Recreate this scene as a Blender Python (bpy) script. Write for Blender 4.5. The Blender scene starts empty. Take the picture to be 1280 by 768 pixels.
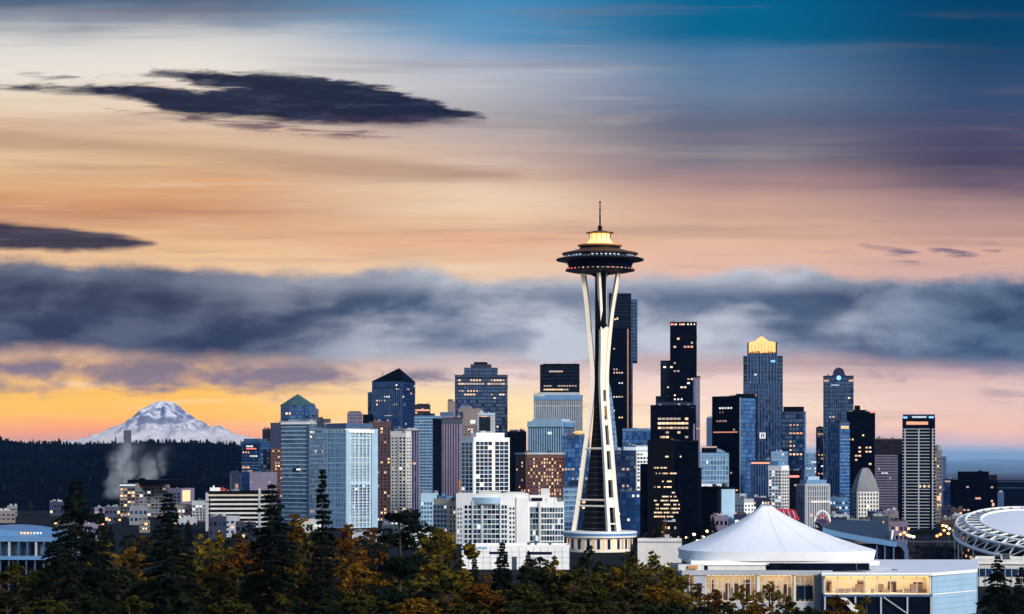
import bpy, math, random
from math import radians as R, sin, cos, pi, sqrt, atan2
from mathutils import Vector, noise as mnoise
rnd = random.Random(7)
S = bpy.context.scene
COL = S.collection
F = 2857.0                 # focal length in photo pixels (1280 wide)
CAMZ, HOR = 48.0, 575.0    # eye height above the city floor, horizon row

# ---------------------------------------------------------------- camera
cd = bpy.data.cameras.new('camera'); cam = bpy.data.objects.new('camera', cd); COL.objects.link(cam)
cd.sensor_width = 36; cd.lens = F/1280*36; cd.shift_y = (HOR-384)/1280
cd.clip_start = 1; cd.clip_end = 200000
cam.location = (0, 0, CAMZ); cam.rotation_euler = (R(90), 0, 0)
S.camera = cam
S.view_settings.view_transform = 'Standard'; S.view_settings.look = 'None'
S.view_settings.gamma = 1; S.view_settings.exposure = 0.34
S.render.engine = 'CYCLES'
S.cycles.use_denoising = True
S.cycles.max_bounces = 5; S.cycles.diffuse_bounces = 2; S.cycles.glossy_bounces = 3
S.cycles.transmission_bounces = 3; S.cycles.volume_bounces = 0; S.cycles.transparent_max_bounces = 4
S.cycles.sample_clamp_indirect = 6
S.cycles.volume_step_rate = 2.0

def lin(c):
    c = c/255.0
    return c/12.92 if c <= .04045 else ((c+.055)/1.055)**2.4
def C(r, g, b): return (lin(r), lin(g), lin(b), 1)

# ---------------------------------------------------------------- node helper
class NT:
    def __init__(s, nt): s.nt = nt; s.n = nt.nodes; s.l = nt.links
    def new(s, t, **k):
        n = s.n.new(t)
        for a, b in k.items(): setattr(n, a, b)
        return n
    def put(s, sock, v):
        if isinstance(v, bpy.types.NodeSocket): s.l.new(v, sock)
        else: sock.default_value = v
    def m(s, op, a, b=0.0, c=0.0, clamp=False):
        n = s.new('ShaderNodeMath', operation=op, use_clamp=clamp)
        s.put(n.inputs[0], a); s.put(n.inputs[1], b); s.put(n.inputs[2], c)
        return n.outputs[0]
    def sm(s, x, a, b):    # smoothstep
        n = s.new('ShaderNodeMapRange', interpolation_type='SMOOTHSTEP')
        s.put(n.inputs[0], x); s.put(n.inputs[1], a); s.put(n.inputs[2], b)
        return n.outputs[0]
    def xyz(s, x, y=0.0, z=0.0):
        n = s.new('ShaderNodeCombineXYZ')
        s.put(n.inputs[0], x); s.put(n.inputs[1], y); s.put(n.inputs[2], z)
        return n.outputs[0]
    def sep(s, v):
        n = s.new('ShaderNodeSeparateXYZ'); s.put(n.inputs[0], v); return n.outputs
    def noise(s, vec, scale=1.0, detail=3.0, rough=.5, dist=0.0):
        n = s.new('ShaderNodeTexNoise'); s.put(n.inputs['Vector'], vec)
        n.inputs['Scale'].default_value = scale; n.inputs['Detail'].default_value = detail
        n.inputs['Roughness'].default_value = rough; n.inputs['Distortion'].default_value = dist
        return n.outputs['Fac']
    def mix(s, f, a, b):
        n = s.new('ShaderNodeMix', data_type='RGBA'); s.put(n.inputs[0], f)
        s.put(n.inputs[6], a); s.put(n.inputs[7], b); return n.outputs[2]
    def ramp(s, f, stops):
        n = s.new('ShaderNodeValToRGB'); s.put(n.inputs[0], f)
        e = n.color_ramp.elements
        e[0].position, e[0].color = stops[0]; e[1].position, e[1].color = stops[-1]
        for p, c in stops[1:-1]:
            q = e.new(p); q.color = c
        return n.outputs[0]

# ---------------------------------------------------------------- sky (a direction-only world, at infinity)
SUN_AZ, SUN_EL = 142.0, 23.0      # degrees clockwise from the view axis, and above the horizon
wd = bpy.data.worlds.new("World"); S.world = wd; wd.use_nodes = True
T = NT(wd.node_tree); wd.node_tree.nodes.clear()
tc = T.new('ShaderNodeTexCoord').outputs['Generated']
dx, dy, dz = T.sep(tc)
AZ = T.m('ARCTAN2', dx, dy)
EL = T.m('ARCSINE', dz)
dyc = T.m('MAXIMUM', dy, .15)
U = T.m('MULTIPLY_ADD', T.m('DIVIDE', dx, dyc), F, 640.0)          # slopes of the view direction in units of 1/2857
V = T.m('MULTIPLY_ADD', T.m('DIVIDE', dz, dyc), -F, HOR)
def vec(su, sv, w=0.0): return T.xyz(T.m('DIVIDE', U, su), T.m('DIVIDE', V, sv), w)
n_big = T.noise(vec(330, 90, 3.1), 1, 4, .55)
n_str = T.noise(vec(520, 22, 7.7), 1, 5, .6, .3)
n_fine = T.noise(vec(60, 22, 1.3), 1, 6, .62, .4)
n_edge = T.noise(vec(48, 7, 4.4), 1, 5, .62, .3)
n_fin2 = T.noise(vec(95, 11, 9.3), 1, 5, .6, .5)
def cen(n, amp): return T.m('MULTIPLY', T.m('SUBTRACT', n, .5), amp)
Vw = T.m('ADD', T.m('ADD', V, cen(n_big, 46)), cen(n_str, 34))
def vr(v): return T.m('DIVIDE', T.m('ADD', v, 200.0), 850.0, clamp=True)
def stops(l): return [((y+200)/850.0, C(*c)) for y, c in l]
fV = vr(Vw)
rL = T.ramp(fV, stops([(-150,(40,90,140)),(0,(84,104,128)),(25,(142,150,162)),(50,(222,218,212)),(90,(238,230,218)),(130,(236,214,188)),(165,(222,185,150)),(200,(238,198,150)),(240,(222,164,110)),(262,(206,146,100)),(285,(230,178,128)),(322,(248,202,150)),(440,(225,180,150)),(465,(247,190,105)),(490,(255,190,10)),(520,(255,172,0)),(540,(255,146,4)),(556,(244,132,54)),(600,(150,120,120))]))
rC = T.ramp(fV, stops([(-150,(20,90,150)),(0,(75,145,190)),(40,(95,150,190)),(65,(150,167,192)),(95,(186,190,200)),(140,(176,170,172)),(190,(205,180,166)),(215,(212,180,158)),(245,(242,212,178)),(275,(244,204,162)),(300,(234,176,134)),(330,(246,210,170)),(440,(215,195,195)),(465,(242,215,200)),(500,(253,220,148)),(530,(255,214,130)),(555,(246,188,132)),(600,(170,150,150))]))
rM = T.ramp(fV, stops([(-150,(0,80,140)),(0,(0,98,142)),(45,(5,100,140)),(75,(80,122,158)),(110,(106,127,156)),(150,(96,106,126)),(200,(130,120,130)),(240,(196,155,140)),(290,(237,190,155)),(330,(237,190,165)),(440,(225,195,195)),(470,(251,215,195)),(520,(255,222,182)),(555,(250,206,172)),(575,(190,190,205)),(610,(150,165,190))]))
rR = T.ramp(fV, stops([(-150,(0,50,110)),(0,(0,62,100)),(50,(4,66,100)),(80,(32,70,104)),(120,(55,76,112)),(170,(74,75,102)),(210,(75,66,87)),(235,(112,92,106)),(270,(186,146,136)),(310,(227,176,155)),(345,(217,176,165)),(440,(190,165,170)),(465,(215,180,175)),(500,(248,204,178)),(540,(250,196,164)),(555,(220,184,180)),(575,(160,178,200)),(610,(140,165,190))]))
sky = T.mix(T.sm(U, 200, 660), rL, rC)
sky = T.mix(T.sm(U, 560, 900), sky, rM)
sky = T.mix(T.sm(U, 900, 1230), sky, rR)
# thin cirrus streaks
stk = T.noise(vec(620, 34, 21.0), 1, 4, .55, .15)
sky = T.mix(T.m('MULTIPLY', T.sm(stk, .52, .76), .34), sky, C(140, 116, 112))
stk2 = T.noise(vec(300, 15, 33.0), 1, 5, .6, .25)
sky = T.mix(T.m('MULTIPLY', T.m('MULTIPLY', T.sm(stk2, .50, .72), .22), T.sm(V, 60, 190)), sky, C(150, 118, 110))
sky = T.mix(T.m('MULTIPLY', T.m('MULTIPLY', T.sm(stk2, .48, .28), .28), T.m('MULTIPLY', T.sm(V, 20, 90), T.sm(U, 1000, 500))), sky, C(250, 232, 208))
sky = T.mix(T.m('MULTIPLY', T.m('MULTIPLY', T.sm(stk, .46, .25), .22), T.sm(V, 120, 260)), sky, C(255, 232, 200))

def edge(pts, lo=-300.0, hi=1600.0, ylo=0.0, yhi=768.0):
    f = T.m('DIVIDE', T.m('SUBTRACT', U, lo), hi-lo, clamp=True)
    g = [((x-lo)/(hi-lo), ((y-ylo)/(yhi-ylo),)*3+(1,)) for x, y in pts]
    return T.m('MULTIPLY_ADD', T.ramp(f, g), yhi-ylo, ylo)
def layer(top, bot, amp_t, amp_b, soft_t, soft_b, nz=None, nb=None):
    nz = nz or n_fine; nb = nb or nz
    t = T.sm(T.m('ADD', T.m('SUBTRACT', V, edge(top)), cen(nz, amp_t)), -soft_t, soft_t)
    b = T.sm(T.m('ADD', T.m('SUBTRACT', edge(bot), V), cen(nb, amp_b)), -soft_b, soft_b)
    return T.m('MULTIPLY', t, b)
# main stratus bank
bil = T.noise(vec(150, 66, 5.0), 1, 6, .55, .25)
bil2 = T.noise(vec(330, 90, 15.0), 1, 4, .5, .2)
n_top = T.noise(vec(75, 34, 2.2), 1, 6, .6, .2)
bank = layer([(-300,322),(0,328),(180,334),(330,342),(440,345),(520,332),(600,352),(700,348),(850,346),(930,338),(1010,338),(1100,352),(1280,348),(1600,340)],
             [(-300,446),(0,440),(120,436),(250,452),(420,447),(560,446),(700,452),(850,440),(980,444),(1100,452),(1280,456),(1600,456)], 34, 46, 9, 14, n_top, bil)
bdark = T.mix(T.sm(U, 250, 640), C(26, 42, 62), C(74, 98, 124)); bdark = T.mix(T.sm(U, 860, 1200), bdark, C(12, 42, 72))
blite = T.mix(T.sm(U, 200, 600), C(104, 114, 130), C(204, 208, 216)); blite = T.mix(T.sm(U, 900, 1250), blite, C(112, 136, 160))
mxl = T.m('ADD', T.m('MULTIPLY', T.sm(bil, .40, .66), .62), T.m('MULTIPLY', T.sm(bil2, .44, .66), .42))
# the bank thins out and pales around the middle, lower half
ctr = T.m('MULTIPLY', T.m('MULTIPLY', T.sm(U, 520, 700), T.sm(U, 980, 800)), T.sm(V, 360, 430))
mxl = T.m('ADD', mxl, T.m('MULTIPLY', ctr, .55), clamp=True)
rimt = T.m('MULTIPLY', T.sm(T.m('SUBTRACT', V, edge([(-300,330),(440,352),(1600,348)])), 24, -4), .55)
mxl = T.m('ADD', mxl, rimt, clamp=True)
sky = T.mix(T.m('MULTIPLY', bank, .97), sky, T.mix(mxl, bdark, blite))
# ragged grey scud under the bank
scud = layer([(-300,455),(0,452),(150,448),(300,455),(420,462),(600,470),(900,470),(1600,470)], [(-300,498),(0,492),(140,485),(240,486),(300,492),(420,488),(520,470),(600,468),(1600,462)], 50, 60, 10, 12, bil, n_fine)
sky = T.mix(T.m('MULTIPLY', scud, T.m('MULTIPLY', T.sm(bil, .32, .54), .92)), sky, C(122, 108, 120))
# long lenticular cloud, upper left
lens_a = layer([(-300,108),(0,107),(34,105),(85,109),(135,106),(183,106),(217,111),(250,116),(330,106),(400,100),(436,103),(480,109),(522,121),(560,133),(605,145),(620,158),(1600,300)],
             [(-300,108),(0,110),(60,113),(110,116),(150,122),(183,130),(205,138),(240,144),(300,149),(360,154),(450,157),(500,156),(560,153),(605,150),(620,142),(1600,20)], 26, 26, 4.5, 6, n_edge, n_fin2)
lens_b = layer([(-300,140),(150,120),(190,86),(237,89),(281,89),(339,94),(400,98),(436,103),(500,116),(540,140),(1600,300)],
             [(-300,100),(150,84),(190,89),(225,98),(250,108),(300,112),(340,120),(436,140),(500,130),(540,118),(1600,20)], 24, 20, 4.5, 5, n_edge, n_fin2)
lens = T.m('MAXIMUM', lens_a, lens_b)
lcol = T.mix(T.sm(T.m('ADD', V, cen(n_fine, 40)), 142, 176), T.mix(T.sm(n_edge, .46, .8), C(10, 18, 40), C(50, 58, 80)), C(104, 76, 82))
sky = T.mix(T.m('MULTIPLY', lens, .98), sky, lcol)
low = layer([(-300,112),(40,120),(160,138),(260,146),(340,155),(430,164),(500,166),(520,172),(1600,300)], [(-300,100),(40,112),(160,142),(260,156),(340,164),(430,173),(500,170),(520,164),(1600,20)], 16, 14, 3, 4, n_fin2, n_fine)
sky = T.mix(T.m('MULTIPLY', low, T.m('MULTIPLY', T.sm(n_fin2, .40, .58), .8)), sky, C(92, 66, 80))
fil = layer([(-300,80),(0,84),(60,94),(160,93),(260,90),(300,120),(1600,300)], [(-300,70),(0,88),(60,100),(160,103),(260,104),(300,90),(1600,20)], 22, 18, 3, 4, n_fin2)
sky = T.mix(T.m('MULTIPLY', fil, T.m('MULTIPLY', T.sm(n_fin2, .47, .6), .7)), sky, C(110, 100, 108))
# small dark cloud at the left edge
sml = layer([(-300,262),(0,278),(90,287),(150,294),(195,304),(230,330),(1600,500)], [(-300,318),(0,311),(90,314),(150,313),(195,307),(230,290),(1600,20)], 14, 14, 4, 5, n_fin2, n_fine)
sky = T.mix(T.m('MULTIPLY', sml, .95), sky, T.mix(T.sm(n_fin2, .4, .7), C(26, 28, 46), C(78, 70, 84)))
# brown bands across the left half
br1 = layer([(-300,150),(0,165),(150,176),(300,184),(480,200),(640,215),(700,240),(1600,500)], [(-300,190),(0,188),(150,196),(300,206),(480,222),(640,226),(700,215),(1600,20)], 16, 22, 7, 10, n_str)
sky = T.mix(T.m('MULTIPLY', br1, .42), sky, C(160, 120, 96))
# wisps above the bank on the right
for cx, cy, w, h, op in ((1136,323,30,9,.85),(1192,317,34,6,.75),(1238,309,20,8,.8),(1046,315,34,5,.5),(1108,312,42,4,.35),(1260,497,40,14,.35)):
    ex = T.m('POWER', T.m('DIVIDE', T.m('ADD', T.m('SUBTRACT', U, cx), cen(n_fine, 22)), w), 2)
    ey = T.m('POWER', T.m('DIVIDE', T.m('ADD', T.m('SUBTRACT', V, T.m('MULTIPLY_ADD', T.m('SUBTRACT', U, cx), .12, cy)), cen(n_fin2, 14)), h), 2)
    sky = T.mix(T.m('MULTIPLY', T.m('MULTIPLY', T.sm(T.m('ADD', ex, ey), 1.3, .1), T.sm(n_fin2, .38, .62)), op), sky, C(82, 84, 112))
glow = T.m('MULTIPLY_ADD', T.m('MULTIPLY', T.sm(V, 430, 545), T.sm(U, 1900, 250)), .68, 1.0)
sg_ = T.new('ShaderNodeVectorMath', operation='SCALE'); T.put(sg_.inputs[0], sky); T.put(sg_.inputs['Scale'], glow); sky = sg_.outputs[0]
# the rest of the dome: physical sky
nis = T.new('ShaderNodeTexSky', sky_type='NISHITA'); nis.sun_disc = False
nis.sun_elevation = R(SUN_EL); nis.sun_rotation = R(SUN_AZ); nis.altitude = 60; nis.dust_density = 1.2; nis.ozone_density = 3.0
nsv = T.new('ShaderNodeVectorMath', operation='SCALE'); T.put(nsv.inputs[0], nis.outputs[0]); nsv.inputs['Scale'].default_value = 1.0
far = T.m('MAXIMUM', T.sm(T.m('ABSOLUTE', AZ), .45, 1.3), T.sm(EL, .26, .7))
bg1 = T.new('ShaderNodeBackground'); T.put(bg1.inputs[0], sky); bg1.inputs[1].default_value = 0.80
bg2 = T.new('ShaderNodeBackground'); T.put(bg2.inputs[0], nsv.outputs[0]); bg2.inputs[1].default_value = 0.15
ms = T.new('ShaderNodeMixShader'); T.put(ms.inputs[0], far); T.l.new(bg1.outputs[0], ms.inputs[1]); T.l.new(bg2.outputs[0], ms.inputs[2])
wo = T.new('ShaderNodeOutputWorld'); T.l.new(ms.outputs[0], wo.inputs[0])

sl = bpy.data.lights.new('sun', 'SUN'); sl.energy = 2.35; sl.angle = R(12); sl.color = (1.0, .93, .86)
so = bpy.data.objects.new('sun', sl); COL.objects.link(so)
sd = Vector((sin(R(SUN_AZ))*cos(R(SUN_EL)), cos(R(SUN_AZ))*cos(R(SUN_EL)), sin(R(SUN_EL))))
so.rotation_euler = sd.to_track_quat('Z', 'Y').to_euler()

# ================================================================ materials
M = {}
def pbr(name, col, rough=.7, var=.12, scale=.15, metal=0.0, spec=.5, bump=0.0):
    m = bpy.data.materials.new(name); m.use_nodes = True; t = NT(m.node_tree)
    b = t.n['Principled BSDF']; M[name] = m
    b.inputs['Roughness'].default_value = rough; b.inputs['Metallic'].default_value = metal
    b.inputs['Specular IOR Level'].default_value = spec
    oc = t.new('ShaderNodeTexCoord').outputs['Object']
    c = tuple(col[:3])
    if var:
        st = t.new('ShaderNodeMapping'); st.inputs['Scale'].default_value = (1, 1, .35); t.put(st.inputs[0], oc)
        n = t.noise(st.outputs[0], scale, 5, .62)
        n2 = t.noise(oc, scale*9, 3, .6)
        f = t.m('ADD', t.m('MULTIPLY', n, .7), t.m('MULTIPLY', n2, .3))
        lo = tuple(x*(1-var*1.6) for x in c)+(1,); hi = tuple(min(1, x*(1+var)) for x in c)+(1,)
        t.put(b.inputs['Base Color'], t.mix(t.sm(f, .32, .68), lo, hi))
        if bump:
            bp = t.new('ShaderNodeBump'); bp.inputs['Strength'].default_value = bump; t.put(bp.inputs['Height'], n2)
            t.put(b.inputs['Normal'], bp.outputs[0])
    else:
        b.inputs['Base Color'].default_value = c+(1,)
    return m
def glass(name, col, rough=.06, ior=1.9, tilt=.02):
    m = bpy.data.materials.new(name); m.use_nodes = True; t = NT(m.node_tree); M[name] = m
    b = t.n['Principled BSDF']; b.inputs['Roughness'].default_value = rough; b.inputs['IOR'].default_value = ior; b.inputs['Specular Tint'].default_value = (.35, .62, 1, 1)
    oi = t.new('ShaderNodeObjectInfo').outputs['Random']
    oc = t.new('ShaderNodeTexCoord').outputs['Object']
    k = t.m('MULTIPLY_ADD', t.noise(oc, .21, 2), 1.1, t.m('MULTIPLY', oi, .5))
    t.put(b.inputs['Base Color'], t.mix(t.m('SUBTRACT', k, .3, clamp=True), tuple(x*.45 for x in col[:3])+(1,), tuple(min(1, x*1.7) for x in col[:3])+(1,)))
    return m
def curtain(name, g1, g2, mul, pw, fh, mw=.12, bh=.28, rough=.08, ior=1.9, sill=None):
    """glazed curtain wall: panes of slightly different glass between mullions and spandrels"""
    m = bpy.data.materials.new(name); m.use_nodes = True; t = NT(m.node_tree); M[name] = m
    b = t.n['Principled BSDF']
    x, y, z = t.sep(t.new('ShaderNodeTexCoord').outputs['Object'])
    s = t.m('DIVIDE', t.m('ADD', x, y), pw); zz = t.m('DIVIDE', z, fh)
    oi = t.new('ShaderNodeObjectInfo').outputs['Random']
    wn = t.new('ShaderNodeTexWhiteNoise', noise_dimensions='3D')
    t.put(wn.inputs[0], t.xyz(t.m('FLOOR', s), t.m('FLOOR', zz), t.m('MULTIPLY', oi, 50.0)))
    wv, wc = wn.outputs[0], wn.outputs[1]
    wf = t.new('ShaderNodeTexWhiteNoise', noise_dimensions='1D'); t.put(wf.inputs['W'], t.m('FLOOR', zz))
    big = t.noise(t.xyz(t.m('ADD', x, y), z), .03, 3)
    k = t.m('ADD', t.m('MULTIPLY', t.m('POWER', wv, 1.8), .55), t.m('ADD', t.m('MULTIPLY', wf.outputs[0], .2), t.m('MULTIPLY', t.sm(big, .35, .7), .35)), clamp=True)
    col = t.mix(k, g1, g2)
    fs = t.m('FRACT', s); fz = t.m('FRACT', zz)
    isM = t.m('MAXIMUM', t.m('LESS_THAN', fs, mw), t.m('LESS_THAN', fz, bh))
    t.put(b.inputs['Base Color'], t.mix(isM, col, mul))
    t.put(b.inputs['Roughness'], t.m('MULTIPLY_ADD', isM, .45, rough))
    b.inputs['IOR'].default_value = ior; b.inputs['Specular Tint'].default_value = (.45, .68, 1, 1)
    t.put(b.inputs['Specular IOR Level'], t.m('MULTIPLY_ADD', isM, -.32, .5))
    g = t.new('ShaderNodeNewGeometry').outputs['Normal']
    sc = t.new('ShaderNodeVectorMath', operation='SUBTRACT'); t.put(sc.inputs[0], wc); sc.inputs[1].default_value = (.5, .5, .5)
    s2 = t.new('ShaderNodeVectorMath', operation='SCALE'); t.put(s2.inputs[0], sc.outputs[0]); s2.inputs['Scale'].default_value = .05
    ad = t.new('ShaderNodeVectorMath', operation='ADD'); t.put(ad.inputs[0], g); t.put(ad.inputs[1], s2.outputs[0])
    nm = t.new('ShaderNodeVectorMath', operation='NORMALIZE'); t.put(nm.inputs[0], ad.outputs[0])
    t.put(b.inputs['Normal'], nm.outputs[0])
    m['pw'] = pw; m['fh'] = fh
    return m
def lamp(name, col, st, vary=.6):
    m = bpy.data.materials.new(name); m.use_nodes = True; t = NT(m.node_tree); M[name] = m
    b = t.n['Principled BSDF']; b.inputs['Base Color'].default_value = (.2, .2, .2, 1)
    b.inputs['Emission Color'].default_value = col
    oc = t.new('ShaderNodeTexCoord').outputs['Object']
    oi = t.new('ShaderNodeObjectInfo').outputs['Random']
    n = t.noise(oc, .9, 2)
    t.put(b.inputs['Emission Strength'], t.m('MULTIPLY', t.m('ADD', t.m('MULTIPLY', oi, vary), t.m('MULTIPLY_ADD', n, vary, 1-vary)), st))
    return m

pbr('white', C(232,232,230), .55, .06); pbr('offwhite', C(205,203,196), .6, .08); pbr('cream', C(196,184,160), .65, .1)
pbr('palegrey', C(160,165,172), .6, .1); pbr('grey', C(112,116,122), .65, .12); pbr('darkgrey', C(58,60,66), .6, .15)
pbr('black', C(14,17,26), .5, .2, spec=.3); pbr('nearblack', C(5,7,14), .5, .2, spec=.06); pbr('navy', C(10,24,58), .4, .15); pbr('steelblue', C(58,82,118), .4, .12)
pbr('paleblue', C(150,182,205), .5, .07); pbr('skyblue', C(88,130,172), .4, .1); pbr('brick', C(92,58,48), .8, .18); pbr('brown', C(70,44,42), .7, .18)
pbr('taupe', C(120,108,104), .7, .12); pbr('mauve', C(112,104,128), .7, .12); pbr('concrete', C(140,138,134), .8, .14)
pbr('copper', C(200,140,96), .45, .12, metal=.3); pbr('red', C(190,40,44), .6, .1); pbr('bronze', C(92,66,46), .45, .15, metal=.2)
pbr('steel', C(150,155,162), .35, .1, metal=.6); pbr('teflon', C(238,240,243), .5, .035, .05); pbr('needlewhite', C(234,222,203), .45, .05, .1)
pbr('needlegold', C(214,160,98), .45, .15, metal=.1); pbr('slate', C(44,56,72), .5, .12); pbr('greenroof', C(52,84,84), .55, .14)
pbr('bark', C(44,34,26), .9, .25, 1.5); pbr('pale_bark', C(104,96,86), .9, .2, 1.5)
glass('glass_dark', (.006,.012,.028), .08, 1.5); glass('glass_blue', (.015,.04,.09), .08, 1.55); glass('glass_pale', (.10,.17,.22), .1); glass('glass_teal', (.03,.085,.10)); glass('glass_black', (.003,.005,.012), .12, 1.4)
lamp('lit_warm', (1,.52,.2,1), .85); lamp('lit_yellow', (1,.68,.34,1), 1.0); lamp('lit_white', (.95,.93,.9,1), .8); lamp('lit_orange', (1,.30,.09,1), .7); lamp('lit_dim', (1,.55,.32,1), .28)
lamp('lit_blue', (.1,.42,1,1), 1.3); lamp('lit_red', (1,.12,.08,1), 1.4); lamp('lit_ice', (.6,.8,1,1), .8); lamp('lit_gold', (1,.44,.05,1), .95, .5); lamp('street_glow', (1,.27,.05,1), 5.0); lamp('street_glow_pale', (1,.62,.32,1), 5.0)
lamp('lit_room', (1,.70,.34,1), 1.35, .3); lamp('lit_lantern', (1,.50,.13,1), 1.5, .6)
# curtain walls
K = lambda *a: C(*a)
curtain('cw_navy', K(3,14,40), K(20,52,104), K(8,20,48), 3.2, 3.9)
curtain('cw_navyfin', K(4,16,44), K(22,54,106), K(28,48,90), 2.6, 3.9, .34, .16)
curtain('cw_black', K(2,5,14), K(10,18,40), K(4,7,18), 3.0, 3.9, .14, .34, .14, 1.3)
curtain('cw_black2', K(1,2,8), K(6,10,24), K(3,4,11), 3.2, 3.8, .2, .4, .25, 1.16)
curtain('cw_blue', K(12,42,88), K(60,112,168), K(26,54,100), 3.0, 3.8, .14, .22)
curtain('cw_sky', K(48,82,122), K(130,166,196), K(120,146,172), 3.0, 3.6, .16, .22, .1)
curtain('cw_pale', K(96,134,160), K(176,206,220), K(196,212,222), 3.4, 3.5, .14, .16, .12)
curtain('cw_ice', K(70,112,140), K(160,196,212), K(206,220,228), 3.0, 3.5, .2, .24, .12)
curtain('cw_steel', K(34,52,74), K(104,126,144), K(92,108,124), 3.2, 3.7, .1, .3, .12)
curtain('cw_teal', K(20,44,60), K(70,108,124), K(44,66,82), 3.0, 3.7, .1, .24)
curtain('cw_brown', K(22,16,22), K(62,44,46), K(84,60,56), 3.0, 3.4, .34, .36, .2, 1.5)
curtain('cw_maroon', K(10,6,12), K(36,22,30), K(30,18,24), 3.0, 3.8, .2, .4, .2, 1.5)
curtain('cw_mauve', K(50,48,66), K(110,104,124), K(116,108,122), 3.0, 3.6, .3, .34, .25, 1.5)

# ================================================================ mesh builder
class MB:
    def __init__(s): s.v = []; s.f = []; s.mi = []
    def add(s, vs, fs, mi=0):
        o = len(s.v); s.v += [tuple(v) for v in vs]; s.f += [tuple(i+o for i in f) for f in fs]; s.mi += [mi]*len(fs)
    def box(s, x0, x1, y0, y1, z0, z1, mi=0):
        s.add([(x0,y0,z0),(x1,y0,z0),(x1,y1,z0),(x0,y1,z0),(x0,y0,z1),(x1,y0,z1),(x1,y1,z1),(x0,y1,z1)],
              [(0,3,2,1),(4,5,6,7),(0,1,5,4),(1,2,6,5),(2,3,7,6),(3,0,4,7)], mi)
    def prism(s, poly, z0, z1, mi=0, top=None):
        n = len(poly); top = top or poly
        s.add([(p[0],p[1],z0) for p in poly]+[(p[0],p[1],z1) for p in top],
              [tuple(range(n-1,-1,-1)), tuple(range(n,2*n))]+[(i,(i+1)%n,(i+1)%n+n,i+n) for i in range(n)], mi)
    def cone(s, poly, z0, apex, mi=0):
        n = len(poly); s.add([(p[0],p[1],z0) for p in poly]+[apex], [tuple(range(n-1,-1,-1))]+[(i,(i+1)%n,n) for i in range(n)], mi)
    def lathe(s, prof, seg=48, cx=0, cy=0, mi=0):
        vs = []; fs = []; n = len(prof)
        for r, z in prof:
            for k in range(seg):
                a = 2*pi*k/seg; vs.append((cx+r*cos(a), cy+r*sin(a), z))
        for i in range(n-1):
            for k in range(seg):
                a = i*seg+k; b = i*seg+(k+1)%seg
                fs.append((a, b, b+seg, a+seg))
        fs.append(tuple(range(seg-1,-1,-1))); fs.append(tuple((n-1)*seg+k for k in range(seg)))
        s.add(vs, fs, mi)
    def tube(s, pts, rads, seg=6, mi=0):
        vs = []; fs = []; n = len(pts); pts = [Vector(p) for p in pts]
        for i, p in enumerate(pts):
            d = (pts[min(i+1,n-1)]-pts[max(i-1,0)]).normalized()
            a = d.cross(Vector((0,0,1)) if abs(d.z) < .9 else Vector((1,0,0))).normalized(); b = d.cross(a)
            r = rads[i] if isinstance(rads, (list, tuple)) else rads
            for k in range(seg):
                t = 2*pi*k/seg; vs.append(p+a*(r*cos(t))+b*(r*sin(t)))
        for i in range(n-1):
            for k in range(seg):
                a_ = i*seg+k; b_ = i*seg+(k+1)%seg; fs.append((a_, b_, b_+seg, a_+seg))
        fs.append(tuple(range(seg-1,-1,-1))); fs.append(tuple((n-1)*seg+k for k in range(seg)))
        s.add(vs, fs, mi)
    def mesh(s, name, mats):
        me = bpy.data.meshes.new(name); me.from_pydata(s.v, [], s.f)
        for m in (mats if isinstance(mats, (list, tuple)) else [mats]): me.materials.append(M[m] if isinstance(m, str) else m)
        if any(s.mi): me.polygons.foreach_set('material_index', s.mi)
        me.update(); return me
    def build(s, name, mats, parent=None, smooth=False, label=None):
        if not s.v: return None
        me = s.mesh(name, mats)
        if smooth: me.polygons.foreach_set('use_smooth', [True]*len(me.polygons))
        o = bpy.data.objects.new(name, me); COL.objects.link(o)
        if parent: o.parent = parent
        if label: o['label'] = label
        return o
def tag(o, label=None, cat=None, group=None, kind=None):
    if label: o['label'] = label
    if cat: o['category'] = cat
    if group: o['group'] = group
    if kind: o['kind'] = kind
    return o
def thing(name, loc, rz, label, cat, group=None):
    o = bpy.data.objects.new(name, None); COL.objects.link(o); o.location = loc; o.rotation_euler = (0,0,rz); o.empty_display_size = 1
    return tag(o, label, cat, group)
def W(px, py, D): return Vector(((px-640)/F*D, D, CAMZ+(HOR-py)/F*D))
def link(me, name, parent, loc=(0,0,0)):
    o = bpy.data.objects.new(name, me); COL.objects.link(o); o.parent = parent; o.location = loc; return o

UB = {}
def unit_box(m):
    if m not in UB:
        b = MB(); b.box(-.5,.5,-.5,.5,0,1); UB[m] = b.mesh('rooftop_vent', m)
    return UB[m]

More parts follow.
